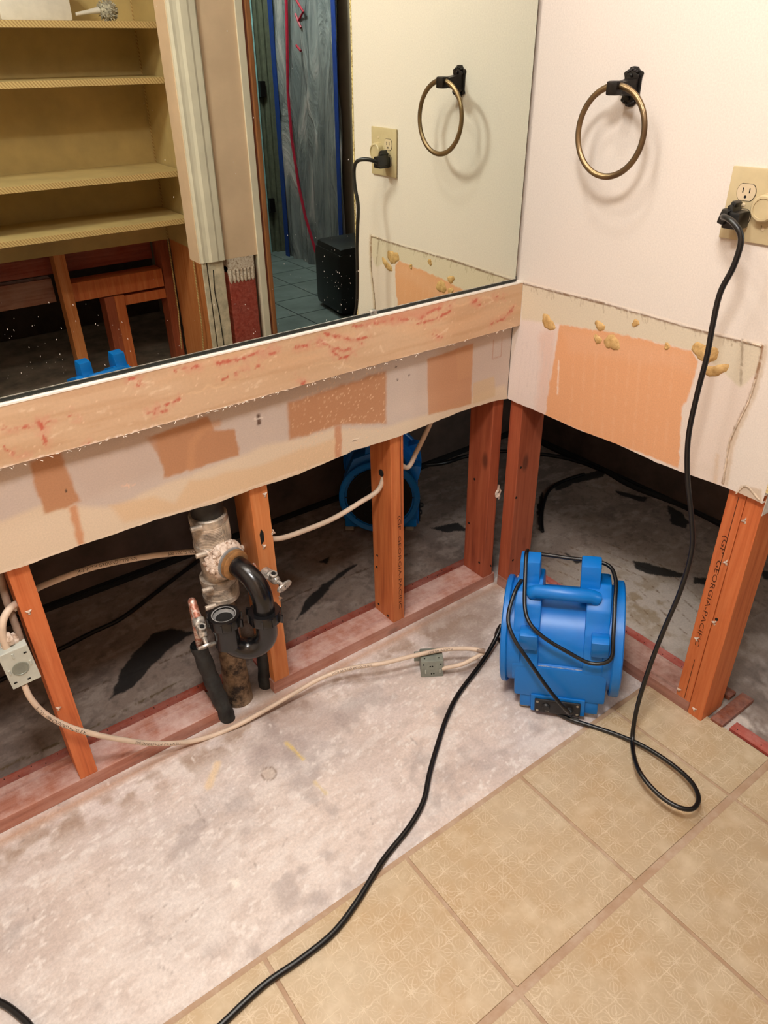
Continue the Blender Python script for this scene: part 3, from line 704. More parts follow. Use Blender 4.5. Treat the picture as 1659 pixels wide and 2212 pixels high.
reds = [[(320,890),(345,880),(372,868),(388,862)],[(335,895),(360,886)],[(690,735),(720,752),(745,758),(780,742)],[(700,720),(760,735),(800,728)],[(760,705),(800,700),(850,690)],
        [(860,690),(905,690),(940,668),(975,660)],[(900,700),(940,690),(972,672)],[(1018,645),(1030,660),(1050,655)],[(1060,700),(1085,690),(1110,665)],[(645,815),(650,830),(658,828)],
        [(470,785),(520,775),(560,760),(600,742)],[(640,750),(700,738)],[(480,820),(530,800),(560,790)],[(80,910),(95,930),(96,960)],[(5,925),(60,922)],[(100,915),(115,905)],[(150,895),(165,905)],
        [(280,820),(290,815)],[(300,830),(306,822)],[(935,722),(955,730)],[(720,760),(735,772),(770,765)],[(60,980),(40,985)],[(190,960),(180,970)],[(1000,600),(1000,600)],[(560,770),(600,760)],
        [(1070,640),(1090,645)],[(1020,655),(1040,640)],[(380,800),(430,790)],[(1095,680),(1112,660)],[(10,965),(30,980)]]
for i, r_ in enumerate(reds): pt.stroke(r_, .010, (208,148,124), .45, .007, i+40, .42); pt.stroke(r_, .0022, RED, .85, .006, i, .4)
pt.poly([(770,708),(800,700),(860,700),(930,680),(975,650),(985,640),(940,655),(870,668),(800,685)], (204,132,108), .55, .012, .012, 60, 3)
for i in range(16):
    x0 = random.uniform(0,1050); y0 = 865-.235*x0+random.uniform(30,120); pt.stroke([(x0,y0),(x0+random.uniform(10,40),y0-random.uniform(-10,30)),(x0+random.uniform(20,70),y0-random.uniform(0,30))], .0018, (232,208,178), .6, .003, i, .35)
pt.spots(160, (.0008,.002), (236,208,176), (-1.4,0,.83,.94), .7, 8)
pt.stroke([(-100,1040),(0,1013),(560,860),(1120,706)], .0022, (244,224,206), .85, .003, 7, .3)
ex = MB(); ex.box(-2.3, -.0006, -.0245, -.0002, .8335, .9382); ex.cur = 1; ex.box(-2.3, -.0006, -.0256, -.004, .9368, .9400)
e = empty('backsplash', (-1.15, 0, .83), 'tan marbled backsplash strip with red streaks under the mirror', 'backsplash')
o = grid_obj('front_face', U, U*0-.025, W, pt.C, [M['marble'], M['gypsum'], M['marble_top']], extra=ex)
o.parent = e; o.location = -e.location
mb = MB(); rg = random.Random(5)
for i in range(110):
    x = rg.uniform(-1.25,-.55) if i < 80 else rg.uniform(-.55,0); z = .832+rg.uniform(-.003,.001); mb.tube([(x,-.026,z),(x+rg.uniform(-.006,.006),-.027-rg.random()*.002,z+rg.uniform(-.004,.002))], .0006, 4)
o = mb.build('torn_fibres', M['gypsum'], e); o.location = -e.location; tag(o, kind='stuff')

# ------------------------------------------------------------------ MIRROR
def my(z): return MP[1] + math.tan(MA)*(z-MP[2])
e = empty('wall_mirror', (-1.2, -.012, .941), 'large frameless wall mirror standing on the marbled backsplash', 'mirror')
E_ = e.location
def slab_m(x0, x1, z0, z1, d0, d1):
    vs = []
    for x in (x0, x1):
        for z in (z0, z1):
            for d in (d0, d1): vs.append(Vector((x, my(z)+d, z)) - E_)
    return vs, [[0,1,3,2],[4,6,7,5],[0,4,5,1],[2,3,7,6],[0,2,6,4],[1,5,7,3]]
xr = -.0165; mb = MB(); mb.add(*slab_m(-2.25, xr, .9425, 1.98, 0, .0002)); mb.build('glass', M['mirror'], e)
mb = MB(); mb.add(*slab_m(-2.25, xr+.0015, .9405, 1.98, .0003, .006)); mb.add(*slab_m(-2.25, xr, .9402, .9462, -.0035, .0003)); mb.build('mirror_backing', M['mirror_edge'], e)
mb = MB(); mb.add(*slab_m(-2.25, xr, .9464, .9472, -.0014, .0002)); mb.add(*slab_m(-2.25, xr, .9402, .9408, -.0046, -.0036)); mb.build('bright_bevel_line', M['chrome'], e)
c = P(806,682,1,-.015); mb = MB(); mb.box(c[0]-.008, c[0]+.008, -.019, -.0125, .941, .951, .0015, Matrix.Translation(-E_)); mb.build('mirror_clip', M['chrome'], e)
mb = MB(); rg = random.Random(9); centers = [(740,630,35,55,60),(150,690,150,80,26),(330,760,90,60,14),(700,520,60,60,26),(600,710,60,30,24),(620,300,200,250,26),(90,780,90,50,40)]
for cx, cy, sx, sy, n in centers:
    for i in range(n):
        px_, py_ = rg.gauss(cx, sx), rg.gauss(cy, sy); q = P(px_, py_, 1, my(1.0))
        if q[2] < .950 or q[0] > -.03: continue
        q = P(px_, py_, 1, my(q[2])-.0004); r = rg.choice([.0003,.0005,.0008]); dr = rg.uniform(-1,1)
        mb.tube([rel(e, q+np.array([0,0,-r*1.2])), rel(e, q+np.array([r*dr,0,r*1.5]))], [r*.5, r*.35], 4)
o = mb.build('dust_specks', M['white_plastic'], e); tag(o, kind='stuff')

# ------------------------------------------------------------------ TOWEL RING
e = empty('towel_ring', (0, -.267, 1.351), 'antique brass towel ring hanging from a black ornate bracket', 'towel ring')
def tm(y, z, x=0): return (x, y+.267-.0, z-1.351)
pr = [(0,.034),(.008,.033),(.012,.028),(.020,.025),(.022,.022),(.019,.016),(.019,-.016),(.022,-.022),(.020,-.025),(.012,-.028),(.008,-.033),(0,-.034)]
poly = pr + [(-a, b) for a, b in pr[1:-1][::-1]]
mxy = Matrix(((0,0,-1,0),(1,0,0,0),(0,1,0,0),(0,0,0,1)))   # local x->y, y->z, z->-x
mb = MB(); mb.prism(poly, 0, .004, mxy, .0008); mb.prism([(a*.78, b*.8) for a, b in poly], .004, .008, mxy, .001)
for s_ in (1,-1):
    for k_ in range(5): mb.lathe([(0,-.003),(.0035,0),(0,.004)], axisM((-.007,(k_-2)*.005, s_*(.029-abs(k_-2)*.002)),(-1,0,0)), 8)
    mb.lathe([(.0035,0),(.003,.003),(0,.004)], axisM((-.008,0,s_*.019),(-1,0,0)), 10)
mb.build('wall_plate', M['iron'], e, smooth=35)
mb = MB()
A = [Vector((-.006,y,z)) for y,z in ((-.014,-.016),(.014,-.016),(.014,.014),(-.014,.014))]; B = [Vector((-.055,y,z)) for y,z in ((-.0075,-.009),(.0075,-.009),(.0075,.007),(-.0075,.007))]
mb.add(A+B, [[0,1,2,3],[7,6,5,4],[0,4,5,1],[1,5,6,2],[2,6,7,3],[3,7,4,0]])
mb.box(-.064,-.044,-.0125,.0125,-.0125,.0115,.004); mb.build('post', M['iron'], e, smooth=30)
mb = MB(); cz = 1.277-1.351
for i, (dr, rad) in enumerate(((0,.0050),(.0026,.0034),(-.0026,.0034))):
    pts = [(-.053-.004*(1-math.cos(a))*.5, -.003+(.0775+dr)*math.sin(a), cz+(.0775+dr)*math.cos(a)) for a in np.linspace(0, 2*PI, 73)[:-1]]
    mb.tube(pts, rad, 8, closed=True)
mb.build('ring', M['ring'], e, smooth=60)

# ------------------------------------------------------------------ OUTLET PLATE (two gangs) AND PLUG
e = empty('outlet_plate', (0, -.565, 1.1725), 'ivory two-gang wall plate with an outlet and a round dimmer', 'outlet')
T_ = mxy
mb = MB(); w2, h2 = .0575, .0605
mb.prism([(-w2,-h2),(w2,-h2),(w2,h2),(-w2,h2)], 0, .006, T_, .0025); mb.build('cover_plate', M['ivory'], e, smooth=30)
def duplex(cz_):
    g = .0225   # local y of the receptacle gang, nearer the corner
    arc = [(.0165*math.cos(a)*1.05, .0165*math.sin(a)) for a in np.linspace(0,2*PI,33)[:-1]]; arc = [(x, max(-.0135, min(.0135, y))) for x, y in arc]
    def clean(p, s): 
        out = []
        for q in p:
            q = (q[0]*s+g, q[1]*s+cz_)
            if not out or (abs(q[0]-out[-1][0])+abs(q[1]-out[-1][1])) > 1e-5: out.append(q)
        return out
    mb = MB(); mb.prism(clean(arc,1.06), .0055, .0063, T_); mb.build('gap_line', M['hole'], e)
    mb = MB(); mb.prism(clean(arc,1.0), .005, .0072, T_); f_ = mb.build('receptacle', M['ivory_light'], e)
    mb = MB()
    for x in (-.0062,.0062): mb.prism([(g+x-.001,cz_-.001),(g+x+.001,cz_-.001),(g+x+.001,cz_+.007),(g+x-.001,cz_+.007)], .007, .0074, T_)
    mb.prism([(g+.0025*math.cos(a), cz_-.0075+.0025*math.sin(a)) for a in np.linspace(0,2*PI,13)[:-1]], .007, .0074, T_); mb.build('slots', M['hole'], f_)
duplex(.0205); duplex(-.0205)
for y, z in ((.0225,0),(-.0225,.035),(-.0225,-.035)):
    mb = MB(); mb.lathe([(.0032,0),(.0032,.0007),(.002,.0012)], axisM((-.006,y,z),(-1,0,0)), 12); mb.build('plate_screw', M['ivory_light'], e)
mb = MB(); mb.lathe([(.0235,0),(.0235,.003),(.022,.015),(.020,.017),(.0165,.0172),(.0162,.0155),(0,.0155)], axisM((-.006,-.0215,0),(-1,0,0)), 36); mb.build('dimmer_knob', M['ivory'], e, smooth=35)
V, F = text_mesh('L', .007); mb = MB(); mb.add([(-.0064, -.0215-.003+0*v.x - v.x + .006, -.034+v.y) for v in V], F); mb.build('lettering', M['ink'], e)

RC = .0052
# mains cord of the front air mover, plugged in at the outlet
py_, pz_ = -.5425, 1.152
e = empty('power_cord', (-.01, py_, pz_), 'black power cord hanging from the outlet and looping under the blue fan', 'power cord')
mb = MB(); mb.box(-.044,-.008,-.018,.013,-.016,.013,.004, Matrix.Translation((0.01,0,0))); 
mb.box(-.050,-.022,.004,.018,-.012,.014,.004, Matrix.Translation((0.01,0,0)) @ Matrix.Rotation(.25,4,'X'))
mb.box(-.040,-.012,-.006,.004,.004,.024,.003, Matrix.Translation((0.01,0,0)) @ Matrix.Rotation(-.3,4,'X')); mb.box(-.036,-.014,.006,.016,.006,.026,.003, Matrix.Translation((0.01,0,0)) @ Matrix.Rotation(.35,4,'X'))
mb.build('plug', M['cord'], e, smooth=40)
mb = MB(); mb.tube([(-.022,.008,-.001),(-.036,.0115,-.002)], [.0095,.0075], 12); mb.build('strain_relief', M['cord'], e, smooth=50)
hang = [(-.03+0, py_+.008, pz_-.002)]
path = [Vector((-.04, py_+.01, pz_-.002)), Vector(P(1563,468,0,-.070)), Vector(P(1585,482,0,-.085)), Vector(P(1601,516,0,-.085)), Vector(P(1585,575,0,-.085)), Vector(P(1556,632,0,-.085)), Vector(P(1540,700,0,-.088)),
        Vector(P(1527,770,0,-.09)), Vector(P(1504,860,0,-.092)), Vector(P(1487,945,0,-.095)), Vector(P(1485,1030,0,-.10)), Vector(P(1494,1120,0,-.105)), Vector(P(1494,1190,0,-.11)), Vector(P(1470,1275,0,-.118)),
        Vector(P(1432,1365,0,-.13)), Vector(P(1400,1450,0,-.145)), Vector(P(1376,1530,0,-.16)), Vector(P(1366,1600,0,-.18)), Vector(P(1378,1660,2,.052)), Vector(P(1418,1712,2,.050)), Vector(P(1462,1742,2,.050)), Vector(P(1496,1747,2,.048)),
        Vector(P(1509,1725,2,.044)), Vector(P(1494,1690,2,.038)), Vector(P(1450,1650,2,.030)), Vector(P(1390,1612,2,.022)), Vector(P(1330,1586,2,.013)), Vector(P(1270,1566,2,.0115)), Vector(P(1228,1552,2,.0115)), Vector(P(1190,1530,2,.0085)), Vector(P(1150,1490,2,.0085)), Vector(P(1110,1440,2,.0085)), Vector(P(1088,1395,2,.0085)), Vector(P(1072,1372,2,.0085)), Vector(P(1082,1350,2,.012))]
mb = MB(); mb.tube([rel(e, p) for p in spline(path, 7)], RC, 12); mb.build('cord', M['cord'], e, smooth=60)
mb = MB(); q = Vector(P(1250,1558,2,.0115)); q2 = Vector(P(1232,1553,2,.0115)); mb.tube([rel(e,q), rel(e,q2)], RC*1.25, 12); mb.build('cord_clip', M['abs_dusty'], e)
# second cord crossing the slab towards the camera
path = [P(1083,1350,2,.06), P(1068,1385,2,.03), P(1040,1432,2,.012), P(990,1500,2,.007), P(965,1550,2,.007), P(945,1610,2,.007), P(928,1670,2,.007), P(915,1730,2,.007), P(885,1785,2,.007), P(835,1848,2,.007), P(810,1885,2,.012),
        P(770,1950,2,.013), P(720,2015,2,.012), P(650,2072,2,.012), P(570,2128,2,.0125), P(480,2212,2,.012), P(400,2290,2,.012)]
mb = MB(); mb.tube([tuple(p) for p in spline(path, 8)], .0062, 12)
tag(mb.build('power_cord', M['cord'], smooth=60), 'long black cord running over slab and tiles toward the bottom edge', 'power cord')
mb = MB(); mb.tube(spline([P(-60,2140,2,.007), P(0,2165,2,.007), P(35,2188,2,.007), P(70,2225,2,.007), P(90,2290,2,.008)], 8), .0062, 12)
tag(mb.build('power_cord', M['cord'], smooth=60), 'black cord end cutting across the bottom left corner of the slab', 'power cord')

# ------------------------------------------------------------------ BLUE AIR MOVER
def air_mover(loc, rz, label, wraps=True, tilt=0.0):
    root = empty('air_mover', loc, label, 'air mover', None, rz); root.rotation_euler = (0, -tilt, rz)
    # local: x along drum axis (0..0.193), y backwards, z up
    MX = Matrix(((0,0,1,0),(1,0,0,0),(0,1,0,0),(0,0,0,1)))   # prism: x->y, y->z, extrude->x
    mb = MB()
    mb.box(.002,.191,.0,.25,.012,.055,.006); mb.box(-.012,.205,-.004,.252,.052,.150,.007)
    mb.lathe([(.128,-.036),(.128,0),(.118,.004),(.118,.189),(.130,.193),(.130,.214)], axisM((0,.125,.158),(1,0,0)), 48)
    rail = [(0,.10),(-.004,.150),(.006,.185),(.014,.215),(.024,.240),(.040,.262),(.052,.290),(.075,.312),(.105,.320),(.118,.325),(.21,.29),(.25,.20),(.25,.10)]
    mb.prism(rail, -.018, .044, MX, .005); mb.prism(rail, .147, .203, MX, .005)
    hook = [(.014,.190),(-.006,.203),(-.016,.252),(.004,.256),(.030,.248),(.030,.20)]
    mb.prism(hook, .000, .042, MX, .004); mb.prism(hook, .163, .203, MX, .004)
    prong = [(.090,.29),(.108,.335),(.114,.372),(.156,.376),(.168,.34),(.172,.29)]
    mb.prism(prong, -.013, .035, MX, .004); mb.prism(prong, .130, .176, MX, .004)
    mb.prism([(-.001,.15),(.02,.158),(.02,.15)], .04, .152, MX)
    mb.build('housing', M['blue'], root, smooth=32)
    mb = MB(); mb.tube([(.02,.074,.312),(.03,.068,.322),(.158,.068,.322),(.168,.074,.312)], .0165, 18); mb.build('handle', M['blue'], root, smooth=50)
    for x0, x1, r in ((-.047,-.031,.136), (.212,.236,.143)):
        mb = MB(); mb.lathe([(.118,x0+.004),(r-.004,x0),(r,x0+.003),(r,x1-.003),(r-.004,x1),(.116,x1-.003)], axisM((0,.125,.158),(1,0,0)), 56, closed=True); mb.build('flange', M['blue'], root, smooth=40)
    for x0, x1, sgn in ((-.044,-.039,-1), (.225,.23,1)):
        mb = MB(); 
        for r in (.03,.055,.08,.105): mb.lathe([(r,x0),(r+.0025,x0),(r+.0025,x1),(r,x1)], axisM((0,.125,.158),(1,0,0)), 40, closed=True)
        for k_ in range(8):
            a = k_*PI/4; mb.tube([((x0+x1)/2,.125,.158),((x0+x1)/2,.125+.115*math.cos(a),.158+.115*math.sin(a))], .0018, 5)
        mb.lathe([(.032,x0),(.032,x1)], axisM((0,.125,.158),(1,0,0)), 24)
        mb.build('grille', M['black_plastic'], root, smooth=40)
        mb = MB(); mb.lathe([(.110,0),(.110,.004)], axisM((x0-.0 if sgn<0 else x1-.012,.125,.158),(1,0,0)), 40); mb.build('fan_opening', M['hole'], root) if sgn > 0 else mb.build('fan_opening', M['hole'], root)
    # dusty step between the rails
    mb = MB(); mb.box(.045,.148,.0,.012,.150,.1515,.0005); mb.build('dust_line', M['blue_dust'], root)
    # recessed control panel
    mb = MB(); mb.box(.030,.160,-.0075,-.003,.008,.062,.003); mb.build('panel_frame', M['blue'], root)
    mb = MB(); mb.box(.040,.150,-.0135,-.0072,.012,.053,.003); pn = mb.build('control_panel', M['black_plastic'], root)
    for x in (.047,.143):
        for z in (.0185,.0465):
            mb = MB(); mb.lathe([(.0035,0),(.0035,.001),(.0015,.0016)], axisM((x,-.0135,z),(0,-1,0)), 10); mb.build('screw', M['screw'], pn)
    mb = MB(); mb.lathe([(.010,0),(.010,.002),(.007,.006),(0,.006)], axisM((.068,-.0135,.034),(0,-1,0)), 20); mb.build('fuse', M['black_plastic'], pn); mb = MB(); mb.lathe([(.010,0),(.009,.007),(.006,.012)], axisM((.124,-.0135,.030),(0,-1,0)), 16); mb.build('grommet', M['black_plastic'], pn)
    V, F = text_mesh('12A', .006); mb = MB(); mb.add([(.066+v.x, -.0137, .0165+v.y) for v in V], F); mb.build('lettering', M['screw'], pn)
    for x in (.012,.172):
        for y in (.01,.22):
            mb = MB(); mb.box(x-.012,x+.012,y,y+.03,0,.014,.002); mb.build('foot', M['clear_foot'], root)
    if wraps:
        pts = [(.124,-.022,.030),(.110,-.035,.060),(.070,-.035,.118),(.025,-.030,.190),(-.012,-.012,.238),(-.030,.02,.272),(-.020,.07,.312),(.0,.13,.330),(.008,.175,.352),(.10,.180,.348),(.185,.172,.345),(.209,.13,.335),(.2095,.07,.312),(.2095,.01,.262),(.207,-.020,.215),
               (.165,-.020,.196),(.110,-.014,.218),(.060,-.014,.250),(.025,.0,.275),(.008,.03,.300),(.002,.09,.345),(.0,.13,.38),(.0,.165,.372)]
        mb = MB(); mb.tube(spline(pts, 8), .0048, 12); mb.build('wrapped_cord', M['cord'], root, smooth=60)
    return root
fa, fb = P(1120,1530,2,.002), P(1290,1553,2,.013)
air_mover((fa[0],fa[1],.001), math.atan2(fb[1]-fa[1], fb[0]-fa[0]), 'bright blue air mover standing in the corner under the towel ring', tilt=.062)
air_mover((.0076,.3955,0), math.radians(51.5), 'dark blue air mover in the shadowy room behind the stamped stud', wraps=False)
air_mover((-.50,-1.545,.0065), math.radians(172), 'blue air mover showing only its top in the mirror\'s lower left', wraps=False)

# ------------------------------------------------------------------ PLUMBING
X0, Y0 = -.853, .057
e = empty('drain_stack', (X0, Y0, 0), 'dirty vertical drain pipe with banded couplings between the studs', 'drain pipe')
mb = MB(); mb.lathe([(.036,-.004),(.034,.05),(.031,.12),(.030,.34)], None, 28); mb.build('lower_pipe', M['dirty_pipe'], e, smooth=50)
mb = MB(); mb.lathe([(.034,.36),(.035,.50)], None, 28); mb.build('tee_body', M['steel_band'], e, smooth=50)
mb = MB(); mb.lathe([(.036,.54),(.036,.80)], None, 28); mb.build('upper_pipe', M['abs_dusty'], e, smooth=50)
for z0, z1 in ((.335,.400),(.480,.565)):
    mb = MB(); pr_ = [(.040,z0),(.0425,z0+.002),(.0425,z0+.014),(.041,z0+.016)]
    k_ = z0+.016
    while k_ < z1-.018: pr_ += [(.0405,k_),(.0412,k_+.002)]; k_ += .004
    pr_ += [(.0425,z1-.014),(.0425,z1-.002),(.040,z1)]
    mb.lathe(pr_, None, 36)
    mb.build('band_coupling', M['steel_band'], e, smooth=35)
    mb = MB()
    for i in range(14):   # vertical corrugations facing the room
        a = math.radians(-75+i*4.4); mb.tube([(.0425*math.cos(a),.0425*math.sin(a),z0+.017),(.0425*math.cos(a),.0425*math.sin(a),z1-.017)], .0011, 5)
    mb.build('corrugation', M['steel_band'], e)
    for z in (z0+.008, z1-.008):
        mb = MB(); mb.tube([(-.030,-.034,z),(-.054,-.032,z+.001)], .0058, 12); mb.build('clamp_screw', M['steel_band'], e, smooth=50)
# side outlet with putty, nut and trap arm
d = Vector((.24,-1,.0)).normalized()
ob = Vector((0,0,.457))
mb = MB(); mb.lathe([(.030,.02),(.044,.028),(.049,.038),(.044,.052),(.036,.060)], axisM(ob, d), 24); mb.build('putty', M['putty'], e, smooth=60)
mb = MB(); rg = random.Random(2)
for i in range(26):
    a = rg.uniform(0, 2*PI); q = axisM(ob, d) @ Vector((.045*math.cos(a), .045*math.sin(a), rg.uniform(.02,.052))); r = rg.uniform(.004,.010)
    mb.lathe([(0,-r),(r*.8,-r*.5),(r,0),(r*.7,r*.6),(0,r*.9)], axisM(q, (rg.random(),rg.random(),rg.random())), 7)
mb.build('putty_lumps', M['putty'], e, smooth=60)
mb = MB(); mb.lathe([(.037,.056),(.037,.063),(.034,.064)], axisM(ob, d), 28); mb.build('washer', M['washer'], e, smooth=40)
mb = MB(); mb.lathe([(.033,.064),(.0350,.066),(.0350,.076),(.032,.079),(.024,.080)], axisM(ob, d), 28); mb.build('slip_nut', M['brass'], e, smooth=40)
# p-trap
A_ = Vector((X0, Y0, .457)) + d*.075
OUT = Vector((-.815,-.088,.352)); INL = Vector((-.893,-.046,.352))
tr = empty('p_trap', tuple((OUT+INL)/2), 'black plastic sink trap with an open inlet hanging from the drain', 'drain trap')
R = .0235
hz = Vector((OUT.x-A_.x, OUT.y-A_.y, 0)); path = [A_-d*.01, A_] + [A_ + hz*math.sin(a) + Vector((0,0,-.062*(1-math.cos(a)))) for a in np.linspace(.15, PI/2, 9)] + [OUT+Vector((0,0,.02)), OUT+Vector((0,0,-.01))]
mb = MB(); mb.tube([rel(tr, p) for p in spline(path, 4)], R, 24); mb.build('trap_arm', M['abs'], tr, smooth=60)
mid = (OUT+INL)/2; hv = (INL-OUT)/2; pts = [OUT+Vector((0,0,.0))]
for a in np.linspace(0, PI, 17): pts.append(mid - hv*math.cos(a) + Vector((0,0,-.045-.047*math.sin(a))))
pts.append(INL+Vector((0,0,.0)))
pp = [pts[0]] + pts[1:]
mb = MB(); mb.tube([rel(tr, p) for p in pp], .0245, 24, caps=False); mb.tube([rel(tr, INL+Vector((0,0,-.072))), rel(tr, INL+Vector((0,0,-.004)))], .0295, 24, caps=False); mb.build('u_bend', M['abs'], tr, smooth=60)
for c_, nm, op in ((OUT,'union_nut',False),(INL,'inlet_nut',True)):
    mb = MB(); m = Matrix.Translation(rel(tr, c_))
    mb.lathe([(.024,-.014),(.034,-.014),(.0365,-.011),(.0365,.011),(.035,.014),(.024,.014)], m, 32, closed=True)
    for k_ in range(10):
        a = k_*2*PI/10; mb.box(-.0015,.0015,.0355,.0390,-.011,.011,0, m @ Matrix.Rotation(a,4,'Z'))
    for s_ in (0, PI): mb.box(-.003,.003,.036,.046,-.010,.010,.001, m @ Matrix.Rotation(s_+.6,4,'Z'))
    nt = mb.build(nm, M['abs'], tr, smooth=35)
    if op:
        mb = MB(); mb.lathe([(.0190,.004),(.0230,.008),(.0250,.0142),(.0275,.0147),(.0275,.0),(.0190,.0)], m, 32, closed=True); mb.build('grey_washer', M['washer'], nt, smooth=40)
        mb = MB(); mb.lathe([(.0192,-.025),(.0192,.0045)], m, 24); mb.build('opening', M['hole'], nt)
# supply stubs with stop valves
def supply(label, base, elbow, tip, sleeve_top, sleeve_bot, seed, cap=True):
    e = empty('shutoff_valve', tuple(base), label, 'shutoff valve')
    b, el, t_ = Vector(base), Vector(elbow), Vector(tip)
    mb = MB(); mb.tube([rel(e,p) for p in spline([b, el+Vector((0,0,-.02)), el, el+(t_-el)*.3, t_], 6)], .0095, 14); mb.build('copper_pipe', M['copper'], e, smooth=60)
    dr = (t_-el).normalized()
    mb = MB(); m = axisM(rel(e, t_-dr*.004), dr); mb.lathe([(.013,-.012),(.0145,-.010),(.0145,.004),(.012,.006),(.011,.030),(.0085,.034)], m, 8); mb.lathe([(.010,0),(.0095,.018)], axisM(rel(e, t_+dr*.014), (0,-.35,.94)), 14)
    vb = mb.build('valve_body', M['chrome'], e, smooth=40)
    mb = MB(); mb.lathe([(.0055,.0),(.0055,.0005)], axisM(rel(e, t_+dr*.014)+Vector((0,-.35,.94))*.0181, (0,-.35,.94)), 12); mb.build('outlet_port', M['hole'], vb)
    mb = MB(); mb.tube([rel(e, t_+dr*.03), rel(e, t_+dr*.05)], .005, 10); hm = axisM(rel(e, t_+dr*.048), dr)
    pol = [(.022*math.cos(a), .0125*math.sin(a)) for a in np.linspace(0,2*PI,29)[:-1]]; mb.prism(pol, 0, .006, hm, .0015); h_ = mb.build('oval_handle', M['chrome'], e, smooth=35)
    mb = MB(); mb.lathe([(.002,0),(.002,.0006)], axisM(hm @ Vector((0,0,.006)), dr), 8); mb.build('handle_screw', M['hole'], h_)
    return e
supply('chrome stop valve on a copper stub left of the black trap', P(437,1420,1,.04), P(415,1300,1,.045), P(432,1350,1,.00), None, None, 1)
supply('chrome stop valve on a copper stub right of the black trap', (-.765,.05,.20), P(552,1222,1,.04), P(580,1242,1,.0), None, None, 2)
def sleeve(label, pts, r, top_open=True):
    e = empty('pipe_sleeve', tuple(pts[0]), label, 'pipe insulation')
    mb = MB(); sp = spline(pts, 8); n = len(sp); mb.tube([rel(e,p) for p in sp], [r*(1+.07*math.sin(i*1.3)) for i in range(n)], 18, caps=False)
    mb.tube([rel(e,p) for p in sp], [r*.8]*n, 18, caps=False); mb.build('foam_tube', M['foam'], e, smooth=60)
    return e
sleeve('black foam pipe sleeve leaning left of the drain, reaching the slab', [P(428,1392,1,.035), P(450,1450,1,.03), P(475,1510,1,.02), P(494,1556,1,.010)], .0195)
sleeve('black foam pipe sleeve standing right of the drain, behind the trap', [P(570,1385,1,.05), P(572,1440,1,.055), P(576,1500,1,.055)], .019)

# ------------------------------------------------------------------ ELECTRICAL BOXES AND WHITE CABLES
def text_on(e, pts, r, s, size, start, flip=False):
    """print wrapped onto a tube along its path, on the side that faces the room"""
    pts = [Vector(p) for p in pts]; L = [0]
    for a, b in zip(pts[:-1], pts[1:]): L.append(L[-1]+(b-a).length)
    V, F = text_mesh(s, size); out = []
    for v in V:
        q = start + v.x
        if flip: q = start - v.x
        q = min(max(q, 0), L[-1]-1e-4); i = int(np.searchsorted(L, q, 'right')-1); i = max(0, min(i, len(pts)-2))
        t_ = (q-L[i])/(L[i+1]-L[i]+1e-9); c = pts[i].lerp(pts[i+1], t_); T = (pts[min(i+2,len(pts)-1)]-pts[max(i-1,0)]).normalized()
        n0 = Vector((-.35,-.75,.55)); n0 = (n0 - T*n0.dot(T)).normalized(); sd = n0.cross(T)
        if flip: sd = -sd
        yv = (v.y-size*.35)
        an = yv/r; out.append(c + (n0*math.cos(an) - sd*math.sin(an) if False else n0*math.cos(an) + sd*(-1)*math.sin(an)*(-1))*(r+.0003))
    mb = MB(); mb.add([rel(e, p) for p in out], F); mb.build('printed_lettering', M['ink'], e)
def cable(label, pts, r=.0062, texts=(), k=10, mat='cable'):
    e = empty('electrical_cable', tuple(pts[0]), label, 'cable'); sp = spline(pts, k)
    mb = MB(); mb.tube([rel(e,p) for p in sp], r, 12); mb.build('jacket', M[mat], e, smooth=60)
    for t_ in texts: text_on(e, sp, r, *t_)
    return e, sp
# wall box at the left stud
c = [P(4,1412,1,-.008), P(66,1392,1,-.008), P(88,1462,1,-.008), P(30,1480,1,-.008)]
e = empty('junction_box', (-1.297,.0,.37), 'pale galvanised junction box hanging beside the leftmost stud', 'junction box')
m = Matrix.Rotation(math.radians(-3),4,'Y'); bx = MB(); bx.box(-.027,.027,-.012,.034,.004,.092,.002, m); bx.build('box', M['galv_light'], e)
mb = MB(); mb.lathe([(.0155,0),(.0155,.0012),(.013,.0014),(.0125,.0006),(0,.0006)], m @ axisM((0,-.012,.045),(0,-1,0)), 24); mb.build('knockout', M['galv'], e)
for x, z in ((-.018,.018),(.006,.014),(.018,.076)):
    mb = MB(); mb.box(x-.003,x+.003,-.0126,-.0118,z-.0015,z+.0015,0,m); mb.build('screw_hole', M['hole'], e)
for x, z in ((-.020,.047),(.020,.050),(-.003,.080)):
    mb = MB(); mb.tube([m @ Vector((x,-.0125,z-.005)), m @ Vector((x,-.0125,z+.005))], .0022, 8); mb.build('embossed_rib', M['galv_light'], e)
mb = MB()
for q in ((-.012,.01,.094),(.006,.012,.098),(-.002,.006,.108)): mb.lathe([(.007,-.012),(.009,0),(.004,.014)], Matrix.Translation(q), 8)
mb.build('cable_clamp', M['putty'], e)
cab1 = [P(52,1478,1,-.004), P(66,1508,1,-.008), P(95,1540,1,-.012), P(140,1566,1,-.016), P(200,1585,1,-.018), P(265,1598,1,-.018), P(330,1606,1,-.016), P(400,1603,1,-.016), P(460,1589,1,-.020), P(520,1563,2,.010), P(580,1530,2,.020), P(640,1495,2,.032), P(700,1462,2,.045), P(760,1443,2,.055), P(830,1432,2,.062), P(900,1415,2,.064), P(960,1403,2,.066), P(1010,1401,2,.066), P(1040,1405,2,.064)]
e, sp = cable('white cable looping from the wall box across the slab', cab1, .0060,
  ((' 14/2 WITH GROUND 600 VOLTS', .0095, .20, True), ('TYPE NM 14-2 WITH GROUND (UL)', .0080, .45, True), ('WITH GROUND 600 VOLTS NM', .0075, .86, False),('TYPE NM 14-2 WITH', .0075, 1.12, False)))
